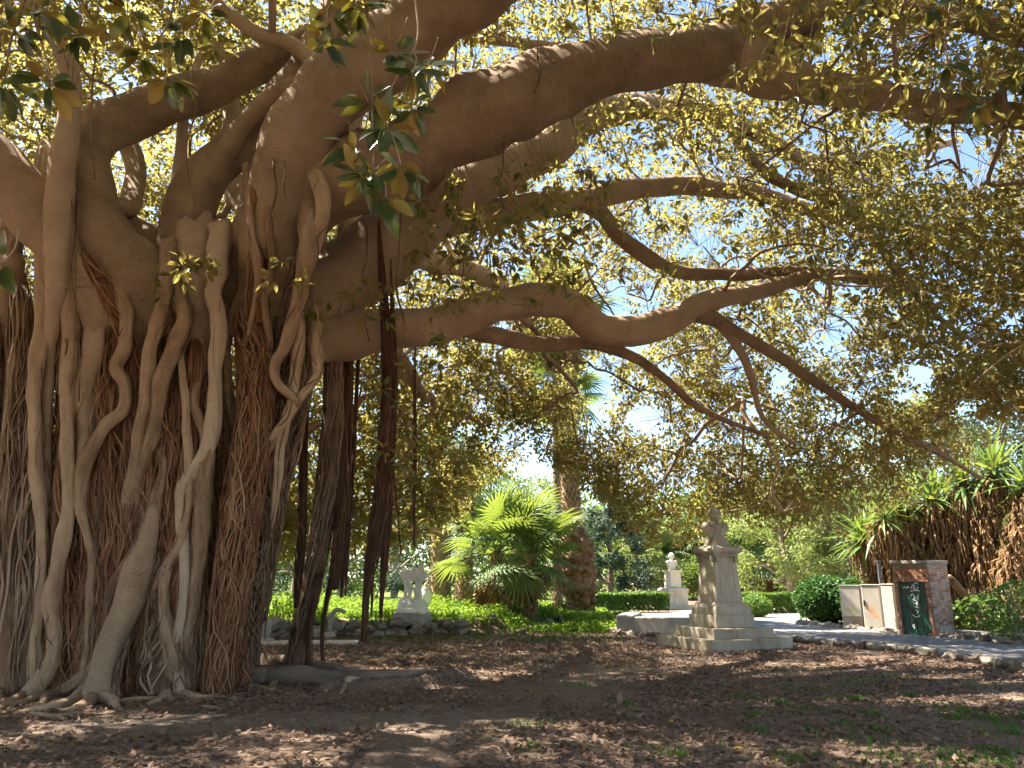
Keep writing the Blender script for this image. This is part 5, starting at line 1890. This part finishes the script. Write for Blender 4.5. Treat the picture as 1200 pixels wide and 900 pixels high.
def yucca(label, px, py, d, base, nleaf, seed, size=1.0, skirt=1.6):
    rd = random.Random(seed)
    top = W(px, py, d)
    b0 = Vector((base[0], base[1], 0))
    root = thing("yucca", label, "yucca", b0, 0, "yuccas behind the kiosk")
    tp = top - b0
    P = cr(np.array([(0, 0, -0.1), (tp.x * 0.25 + rd.uniform(-0.2, 0.2), tp.y * 0.25, tp.z * 0.35), (tp.x * 0.65, tp.y * 0.65, tp.z * 0.7), tuple(tp)]), 6)
    tb = TB(); tb.tube(P, np.linspace(0.24, 0.10, len(P)), k=10, lump=0.15, lumps=2)
    link("trunk", tb.mesh("trunk"), M['palm_trunk'], root)
    for i in range(nleaf):
        t = (i + 0.5) / nleaf
        o = link("leaf", rd.choice(blades), None, root, tuple(tp + Vector((0, 0, rd.uniform(-0.18, 0.1)))), None, size * rd.uniform(0.8, 1.2))
        orient(o, i * 2.39996, R(85) - t * R(120) + rd.uniform(-0.15, 0.15), rd.uniform(-0.3, 0.3))
    # the skirt of dead leaves hanging down the trunk
    V, F = [], []
    L_ = np.concatenate([[0], np.cumsum(np.linalg.norm(np.diff(P, axis=0), axis=1))])
    for q in range(int(520 * skirt)):
        s = L_[-1] * (1 - rd.random() ** 1.3 * 0.85)
        c = np.array([np.interp(s, L_, P[:, k]) for k in range(3)])
        a = rd.uniform(0, 6.28)
        ln = rd.uniform(0.4, 0.95)
        outw = rd.uniform(0.12, 0.55)
        p0_ = c + 0.1 * np.array([math.cos(a), math.sin(a), 0])
        p1_ = p0_ + np.array([math.cos(a) * outw, math.sin(a) * outw, -ln * 0.45])
        p2_ = p1_ + np.array([rd.uniform(-0.1, 0.1), rd.uniform(-0.1, 0.1), -ln * 0.6])
        sdv = np.array([-math.sin(a), math.cos(a), rd.uniform(-0.4, 0.4)]) * rd.uniform(0.012, 0.03)
        o = len(V)
        V += [p0_ - sdv, p0_ + sdv, p1_ + sdv, p1_ - sdv, p2_]
        F += [(o, o + 1, o + 2, o + 3), (o + 3, o + 2, o + 4)]
    me = bpy.data.meshes.new("dead_leaf_skirt")
    me.from_pydata([tuple(v) for v in V], [], F)
    at = me.attributes.new("rnd", 'FLOAT', 'POINT')
    at.data.foreach_set("value", np.repeat(rng.random(len(V) // 5), 5).astype(np.float32))
    link("dead_leaf_skirt", me, ydead, root, kind="stuff")


gy = 26.5
yucca("yucca leaning furthest left over the cabinets with bright sunlit leaves", 1012, 632, 27.0, (13.2, 27.5), 64, 1, 1.7, 1.4)
yucca("yucca with dark drooping leaves between the cabinets and the kiosk top", 1035, 608, 25.8, (13.3, 26.5), 54, 2, 1.55, 2.0)
yucca("yucca head standing above the kiosk's left corner", 1062, 590, 26.2, (13.6, 26.8), 54, 3, 1.55, 2.2)
yucca("yucca head standing above the kiosk's right corner", 1092, 585, 25.6, (13.9, 26.2), 54, 4, 1.55, 2.2)
yucca("tall yucca with spiky pale head right of the kiosk", 1128, 566, 25.2, (14.2, 25.8), 58, 5, 1.6, 2.8)
yucca("tall yucca with big grey-green head, second from the right edge", 1164, 552, 24.6, (14.4, 25.2), 58, 6, 1.65, 3.0)
yucca("yucca at the right edge of the picture with reddish dead skirt", 1204, 570, 23.8, (14.9, 24.4), 54, 7, 1.6, 3.0)
yucca("yucca head low between the two tall ones right of the kiosk", 1112, 604, 26.8, (14.6, 27.4), 46, 9, 1.5, 2.6)
yucca("yucca half hidden above the gap left of the kiosk", 1048, 622, 27.6, (14.2, 28.4), 46, 10, 1.5, 2.2)
yucca("yucca set back behind the tall ones, head lowest on the right", 1148, 600, 27.0, (15.6, 27.6), 46, 8, 1.5, 2.6)

# ------------------------------------------------------------------ TREES, HEDGES, SHRUBS
def leaf_cloud(P, L, W_, up=0.6, droop=0.2, hexa=False):
    n = len(P)
    D = rng.normal(0, 1, (n, 3)); D[:, 2] = D[:, 2] * 0.6 - droop
    D /= np.linalg.norm(D, axis=1)[:, None]
    upv = rng.normal(0, 0.6, (n, 3)) + np.array([0, 0, up])
    side = np.cross(D, upv); side /= np.linalg.norm(side, axis=1)[:, None] + 1e-9
    nor = np.cross(side, D)
    LL = rng.uniform(0.7, 1.3, n) * L
    return P, D, side, nor, LL, LL * W_


def tree(name, label, base, h, cr_, z0, mat, nleaf, lsz, seed, shape='round', trunk_r=0.2, group=None, lean=0.0, clumps=60, wf=0.55):
    rd = random.Random(seed)
    root = thing(name, label, "tree", base, 0, group)
    tb = TB()
    tp = np.array([lean, 0, h * 0.92])
    Pt = cr(np.array([(0, 0, -0.2), (lean * 0.3, 0, h * 0.3), (lean * 0.7, 0.1, h * 0.62), tuple(tp)]), 6)
    tb.tube(Pt, np.linspace(trunk_r, trunk_r * 0.2, len(Pt)), k=10, lump=0.15, lumps=1)
    centres = []
    for c in range(clumps):
        t = rd.random()
        if shape == 'cone':
            z = z0 + (h - z0) * t
            rr = cr_ * (1 - t) ** 0.8 * math.sqrt(rd.random())
        else:
            z = z0 + (h - z0) * t
            k = math.sqrt(max(0, 1 - (2 * t - 0.85) ** 2 / 1.4))
            rr = cr_ * k * math.sqrt(rd.uniform(0.2, 1))
        a = rd.uniform(0, 6.28)
        centres.append((lean * z / h + rr * math.cos(a), rr * math.sin(a), z))
        if c < 16:
            zz = max(h * 0.18, z - rr * 0.6)
            st = np.array([lean * zz / h, 0, zz])
            en = np.array(centres[-1])
            tb.tube(cr(np.array([st, (st + en) / 2 + np.array([0, 0, 0.15 * rr]), en]), 4), np.linspace(trunk_r * 0.35, 0.02, 9), k=6)
    link("trunk", tb.mesh("trunk"), M['treebark'], root)
    cen = np.array(centres)
    nleaf = int(nleaf * 0.8)
    idx = rng.integers(0, clumps, nleaf)
    cs = cr_ * (0.20 if shape == 'cone' else 0.26)
    off = rng.normal(0, 1, (nleaf, 3)); off /= np.linalg.norm(off, axis=1)[:, None]
    off *= (rng.random(nleaf) ** 0.45)[:, None] * np.array([cs, cs, cs * 0.7]) * rng.uniform(0.6, 1.4, (clumps, 1))[idx]
    P = cen[idx] + off
    P[:, 2] = np.maximum(P[:, 2], 0.1)
    link("crown", leaf_mesh("crown", *leaf_cloud(P, lsz * 1.2, wf), hexa=False), mat, root, kind="stuff")
    return root


def at(px, d):
    x, y, z = ray(px, 690)
    return Vector((x * d / y, d, H(x * d / y, d)))


TL, TM, TD = M['tree_light'], M['tree_mid'], M['tree_dark']
tree("park_tree", "pale green leafy tree right of the monument with leaning trunk", at(928, 42), 7.2, 3.0, 1.2, TL, 14000, 0.16, 1, trunk_r=0.20, lean=-0.6)
tree("park_tree", "pale tree with straight grey trunk left of the yuccas", at(972, 44), 7.5, 2.6, 2.6, TL, 9000, 0.16, 2, trunk_r=0.26, lean=-0.8)
tree("conifer", "dark grey-green conifer between the burled palm and the far bust", at(716, 46), 7.6, 3.4, 0.3, TD, 22000, 0.14, 3, 'cone', 0.2)
tree("conifer", "dusky conifer behind the marble sculpture", at(462, 44), 9, 3.6, 0.6, TD, 18000, 0.15, 4, 'round', 0.22)
tree("conifer", "dark conifer seen between the trunk and the hanging roots", at(345, 46), 8.5, 3.2, 0.8, TD, 14000, 0.15, 5, 'round', 0.22)
tree("conifer", "dark tree behind the feather palms", at(525, 50), 9, 3.4, 0.6, TD, 14000, 0.16, 15, 'round', 0.22)
tree("park_tree", "sunlit green tree just left of the far pale bust", at(748, 52), 6.5, 2.6, 0.4, TL, 12000, 0.18, 6, trunk_r=0.16)
tree("park_tree", "green tree behind the far pale bust's palms", at(835, 56), 8.5, 3.4, 0.4, TM, 13000, 0.2, 7, trunk_r=0.2)
tree("park_tree", "feathery pale tree rising high behind the yuccas", at(1100, 40), 10.5, 3.6, 4.5, TL, 14000, 0.15, 8, trunk_r=0.26)
tree("park_tree", "grey-green tree at the right edge high behind the yuccas", at(1200, 38), 12.0, 4.0, 4.5, TD, 16000, 0.16, 9, trunk_r=0.3)
tree("park_tree", "broad green tree behind the left low fan palm", at(575, 58), 9, 4.2, 0.4, TM, 13000, 0.2, 10, trunk_r=0.22)
tree("park_tree", "broad green tree behind the burled palm", at(650, 62), 9.5, 4.2, 0.4, TL, 13000, 0.2, 11, trunk_r=0.22)
tree("park_tree", "green tree filling the gap beyond the sandy path", at(925, 62), 9.5, 4.6, 0.4, TM, 13000, 0.2, 12, trunk_r=0.22)
tree("park_tree", "dark green tree behind the cabinets", at(1000, 46), 7.5, 3.6, 0.4, TM, 12000, 0.18, 13, trunk_r=0.22)
tree("park_tree", "sunlit tree behind the hanging roots", at(400, 56), 10, 4.2, 0.4, TM, 13000, 0.2, 16, trunk_r=0.22)
tree("park_tree", "tree seen through the slit in the left part of the trunk", at(60, 40), 9, 4.0, 0.4, TM, 12000, 0.2, 17, trunk_r=0.22)
tree("park_tree", "green tree low at the right edge beside the yuccas", at(1230, 32), 6, 3.0, 0.3, TM, 9000, 0.18, 18, trunk_r=0.2)

# the wood that closes the park behind, read as one mass
Pw = []
for q in range(60):
    a = random.uniform(-0.85, 0.95)
    d = random.uniform(68, 85)
    hh = random.uniform(7, 11)
    n = 900
    c = np.array([math.sin(a) * d, math.cos(a) * d, 0])
    o = rng.normal(0, 1, (n, 3)); o /= np.linalg.norm(o, axis=1)[:, None]
    o *= rng.random((n, 1)) ** 0.4
    Pw.append(c + o * np.array([4.5, 4.5, hh / 2]) + np.array([0, 0, hh / 2]))
Pw = np.vstack(Pw); Pw[:, 2] = np.maximum(Pw[:, 2], 0.2)
fw = link("far_wood", leaf_mesh("far_wood", *leaf_cloud(Pw, 0.62, 0.65), hexa=False), TM)
fw["kind"] = "stuff"; fw["label"] = "distant green wood closing the far side of the park"; fw["category"] = "wood"


def hedge(name, label, pts, h, wd, mat, n, lsz=0.09, cat="hedge", round_=False):
    P0 = Vector(pts[0])
    root = thing(name, label, cat, P0)
    A = np.array([[p[0] - P0.x, p[1] - P0.y] for p in pts])
    if round_:
        o = rng.normal(0, 1, (n, 3)); o /= np.linalg.norm(o, axis=1)[:, None]
        o *= (rng.random((n, 1)) ** 0.22)
        P = o * np.array([wd / 2, wd / 2, h / 2]) * (1 + 0.12 * vnoise(o, 2.5, 3)[:, None]) + np.array([0, 0, h / 2])
    else:
        C = cr(A, 10)
        L_ = np.concatenate([[0], np.cumsum(np.linalg.norm(np.diff(C, axis=0), axis=1))])
        s = rng.random(n) * L_[-1]
        x, y = np.interp(s, L_, C[:, 0]), np.interp(s, L_, C[:, 1])
        u = rng.uniform(-1, 1, n); v = rng.uniform(0, 1, n)
        e = rng.random(n)
        u = np.where(e < 0.5, np.sign(u) * np.abs(u) ** 0.2, u)
        v = np.where(e > 0.5, v ** 0.25, v)
        bump = 1 + 0.1 * np.array([mnoise.noise((q * 1.1, 0, 2)) for q in s])
        P = np.stack([x, y + u * wd / 2 * bump, 0.03 + v * h * bump], 1)
    P[:, 2] += 0
    link("foliage", leaf_mesh("foliage", *leaf_cloud(P, lsz * 1.15, 0.65), hexa=False), mat, root, kind="stuff")
    tb = TB()
    for q in range(5 if round_ else 9):
        j = q / (4 if round_ else 8)
        if round_:
            x, y = random.uniform(-0.2, 0.2) * wd, random.uniform(-0.2, 0.2) * wd
        else:
            x, y = np.interp(j * L_[-1], L_, C[:, 0]), np.interp(j * L_[-1], L_, C[:, 1])
        tb.tube([(x, y, -0.05), (x + 0.05, y, h * 0.4), (x - 0.04, y, h * 0.85)], [0.03, 0.02, 0.008], k=6)
    link("stems", tb.mesh("stems"), M['treebark'], root)
    return root


hedge("clipped_hedge", "long low clipped hedge between the burled palm and the far bust", [at(688, 40), at(735, 40.5), at(782, 41)], 0.85, 0.9, M['hedge'], 14000)
hedge("clipped_hedge", "low clipped hedge right of the monument before the shaggy palms", [at(852, 39), at(900, 39.5), at(942, 40)], 0.95, 1.0, M['hedge'], 16000)
hedge("round_bush", "small rounded bright green bush at the monument's right side", [G(884, 723)], 0.95, 1.6, M['hedge'], 5000, round_=True, cat="bush")
hedge("dark_bush", "dense dark green bush left of the utility cabinets", [G(968, 730)], 1.75, 2.2, M['hedge_dark'], 15000, round_=True, cat="bush", lsz=0.10)
hedge("dark_bush", "dark shrub filling the gap behind the cabinets", [at(1005, 30)], 1.7, 2.4, M['hedge_dark'], 9000, round_=True, cat="bush", lsz=0.10)
hedge("leafy_shrub", "loose bright green shrub right of the kiosk under the yuccas", [at(1148, 23.5)], 1.2, 1.6, M['hedge'], 700, round_=True, cat="bush", lsz=0.13)
hedge("leafy_shrub", "feathery grey-green shrub at the right edge by the kerb", [at(1192, 20.5)], 1.6, 2.1, M['tree_mid'], 1300, round_=True, cat="bush", lsz=0.12)
# a dark leaning log under the yuccas
g = G(1165, 745)
lg = thing("leaning_log", "dark bare log leaning under the yuccas right of the kiosk", "log", g)
tb = TB(); tb.tube(cr(np.array([(0.3, 0.8, -0.1), (0.0, 0.7, 0.7), (-0.5, 0.6, 1.35), (-0.75, 0.55, 1.65)]), 5), np.linspace(0.16, 0.09, 16), k=12, lump=0.2, lumps=2)
link("log", tb.mesh("log"), M['fibre_dark'], lg)
mb = MB(); sph(mb, (-0.80, 0.52, 1.69), (0.09, 0.08, 0.07), 8)
link("cut_end", mb.mesh("cut_end", True), M['palm_boot'], lg)

# ------------------------------------------------------------------ WEEDS, GRASS, LITTER
def blades_mesh(name, P, hgt, wd, bend=0.35):
    n = len(P)
    a = rng.uniform(0, 6.28, n)
    dirv = np.stack([np.cos(a), np.sin(a), np.zeros(n)], 1)
    sd_ = np.stack([-np.sin(a), np.cos(a), np.zeros(n)], 1)
    h_ = hgt * rng.uniform(0.5, 1.3, n)[:, None] if np.isscalar(hgt) else hgt[:, None] * rng.uniform(0.6, 1.3, (n, 1))
    w_ = wd * rng.uniform(0.6, 1.3, (n, 1))
    b = rng.uniform(0.1, 1, (n, 1)) * bend
    up = np.array([0, 0, 1.0])
    m_ = P + dirv * h_ * b * 0.35 + up * h_ * 0.6
    t_ = P + dirv * h_ * b * 1.3 + up * h_ * (1 - 0.3 * b)
    V = np.stack([P - sd_ * w_ * 0.6, P + sd_ * w_ * 0.6, m_ + sd_ * w_, m_ - sd_ * w_, t_], 1).reshape(-1, 3)
    o = np.arange(n)[:, None] * 5
    return fast_mesh(name, V, [o + np.array([0, 1, 2, 3]), o + np.array([3, 2, 4])], {"rnd": np.repeat(rng.random(n), 5)}, False)


def ground_pts(xs, ys):
    return np.stack([xs, ys, np.array([H(a, b) for a, b in zip(xs, ys)])], 1)


# tall weeds in the sunlit bed
N = 15000
ys = rng.uniform(24.7, 40, N)
xs = rng.uniform(-14, 6, N)
nz = np.array([mnoise.noise((a * 0.5, b * 0.5, 3)) for a, b in zip(xs, ys)])
keep = (nz > -0.30) & (xs < 4.5 - 0.5 * np.maximum(0, 27 - ys))
xs, ys, nz = xs[keep], ys[keep], nz[keep]
P = ground_pts(xs, ys)
hh = 0.22 + 0.75 * np.clip(nz + 0.2, 0, 1) ** 1.3 * np.where(xs < 0.5, 1, 0.5)
hh *= np.where(ys > 31, 0.6, 1)
o = link("tall_weeds", blades_mesh("tall_weeds", P, hh, 0.022, 0.5), M['grass'])
o["kind"] = "stuff"; o["label"] = "tall bright green weeds covering the sunlit bed"; o["category"] = "weeds"
k = 70000
i_ = rng.integers(0, len(P), k)
Pl = P[i_] + np.stack([rng.normal(0, 0.08, k), rng.normal(0, 0.08, k), hh[i_] * rng.uniform(0.3, 1.1, k)], 1)
o = link("weed_leaves", leaf_mesh("weed_leaves", *leaf_cloud(Pl, 0.10, 0.65), hexa=False), M['grass'])
o["kind"] = "stuff"; o["label"] = "small broad leaves of the sunlit weeds"; o["category"] = "weeds"
# grass at the bed's border and tufts in the dirt
Pg = []
for q in range(140):
    if q < 70:
        px, py = random.uniform(420, 720), random.uniform(738, 752)
        sp_, n, hh_ = 0.35, 60, 0.10
    else:
        px, py = (random.gauss(1080, 110), random.uniform(795, 900)) if q < 130 else (random.uniform(560, 1000), random.uniform(800, 900))
        sp_, n, hh_ = random.uniform(0.05, 0.2), random.randint(14, 50), 0.07
    g = G(px, py)
    Pg.append(ground_pts(g.x + rng.normal(0, sp_, n), g.y + rng.normal(0, sp_, n)))
g0 = np.vstack(Pg)
o = link("grass_tufts", blades_mesh("grass_tufts", g0, 0.075, 0.009, 1.0), M['tuft'])
o["kind"] = "stuff"; o["label"] = "thin green grass tufts scattered over the shaded dirt"; o["category"] = "grass"

# dead-leaf litter
N = 112000
dd = rng.uniform(0, 1, N) ** 0.75
ys = 6.4 + dd * 18.5
xs = rng.uniform(-0.78, 0.78, N) * ys
nz = np.array([mnoise.noise((a * 0.45, b * 0.45, 8)) + 0.6 * mnoise.noise((a * 1.6, b * 1.6, 2)) for a, b in zip(xs, ys)])
strip = np.exp(-((ys - 9.6 - 0.10 * (xs + 3)) / 0.8) ** 2) * (xs < 0.3) * (xs > -5.5)
keep = (nz + rng.normal(0, 0.2, N) > -0.28) & (rng.random(N) > 0.8 * strip)
pn = np.array([[p.x, p.y] for p in PATH_NEAR])
xpath = np.interp(ys, pn[::1, 1], pn[::1, 0]) if pn[0, 1] < pn[-1, 1] else np.interp(ys, pn[::-1, 1], pn[::-1, 0])
keep &= ~((ys > 13) & (xs > xpath - 0.05))
xs, ys = xs[keep], ys[keep]
P = ground_pts(xs, ys)
P[:, 2] += rng.uniform(0.004, 0.035, len(P))
n = len(P)
a = rng.uniform(0, 6.28, n)
D = np.stack([np.cos(a), np.sin(a), rng.normal(0, 0.22, n)], 1); D /= np.linalg.norm(D, axis=1)[:, None]
upv = rng.normal(0, 0.35, (n, 3)) + np.array([0, 0, 1.0])
sd_ = np.cross(D, upv); sd_ /= np.linalg.norm(sd_, axis=1)[:, None]
nor = np.cross(sd_, D)
LL = rng.uniform(0.035, 0.10, n)
o = link("leaf_litter", leaf_mesh("leaf_litter", P, D, sd_, nor, LL, LL * rng.uniform(0.4, 0.75, n), hexa=False, curl=-0.18), M['litter'])
o["kind"] = "stuff"; o["label"] = "brown fallen leaves littering the dirt under the fig tree"; o["category"] = "leaf litter"

yl = near_leaf_mesh(0.1, 0.3)
yl.materials.clear(); yl.materials.append(M['yellow_leaf'])
for (px, py, lab) in [(192, 866, "yellow fallen leaf between the sun patches at lower left"), (87, 877, "yellow fallen leaf at the rim of the lower left sun patch"), (705, 862, "yellow fallen leaf left of the lower right weeds"), (788, 850, "yellow fallen leaf below and right of the curled dead leaf"), (618, 760, "orange fallen leaf before the sunlit grass"), (990, 858, "yellow fallen leaf among the grass tufts at lower right"), (600, 882, "yellow fallen leaf near the lower centre of the ground"), (860, 880, "yellow fallen leaf low between the right hand tufts"), (838, 772, "yellow fallen leaf before the monument's lowest step"), (430, 845, "yellow fallen leaf on the bare dirt right of the trunk")]:
    g = G(px, py)
    o = link("fallen_leaf", yl, None, None, (g.x, g.y, g.z + 0.03), (random.uniform(-0.2, 0.2), random.uniform(-0.2, 0.2), random.uniform(0, 6.28)), random.uniform(0.10, 0.14))
    o["label"] = lab; o["category"] = "leaf"; o["group"] = "yellow fallen leaves"

# the big curled dead leaf standing on the dirt
g = G(728, 827)
V, F = [], []
for i in range(7):
    t = i / 6
    for j in range(5):
        s = j / 2 - 1
        wd = 0.065 * (0.28 + 0.72 * (1 - t) ** 0.7)
        V.append((s * wd, 0.05 * (s * s) * (1 - t) + 0.03 * t, 0.012 + 0.16 * t - 0.05 * (1 - abs(s)) * (1 - t) ** 2))
for i in range(6):
    for j in range(4):
        a = i * 5 + j
        F.append((a, a + 1, a + 6, a + 5))
me = bpy.data.meshes.new("curled_leaf")
me.from_pydata(V, [], F)
me.polygons.foreach_set("use_smooth", [True] * len(F))
o = link("curled_leaf", me, M['litter'], None, (g.x, g.y, g.z), (R(-12), 0, R(8)))
sol = o.modifiers.new("solidify", 'SOLIDIFY'); sol.thickness = 0.003
o["label"] = "big curled dead leaf standing upright on the dirt, grey and brown"; o["category"] = "leaf"

# pebbles in the foreground
N = 2600
ys = rng.uniform(6.6, 12, N); xs = rng.uniform(-0.7, 0.7, N) * ys
P = ground_pts(xs, ys)
oc = np.array([(1, 0, 0), (0, 1, 0), (-1, 0, 0), (0, -1, 0), (0, 0, 0.7), (0, 0, -0.5)])
sz = rng.uniform(0.006, 0.022, N) * (rng.random(N) ** 2 + 0.4)
V = (P[:, None, :] + oc[None] * sz[:, None, None] * rng.uniform(0.7, 1.3, (N, 6, 1)) + np.array([0, 0, 0.006])).reshape(-1, 3)
oct_f = np.array([(0, 1, 4), (1, 2, 4), (2, 3, 4), (3, 0, 4), (1, 0, 5), (2, 1, 5), (3, 2, 5), (0, 3, 5)])
F = (np.arange(N)[:, None, None] * 6 + oct_f[None]).reshape(-1, 3)
o = link("pebbles", fast_mesh("pebbles", V, F, None, True), M['rock'])
o["kind"] = "stuff"; o["label"] = "small grey pebbles strewn over the foreground dirt"; o["category"] = "pebbles"
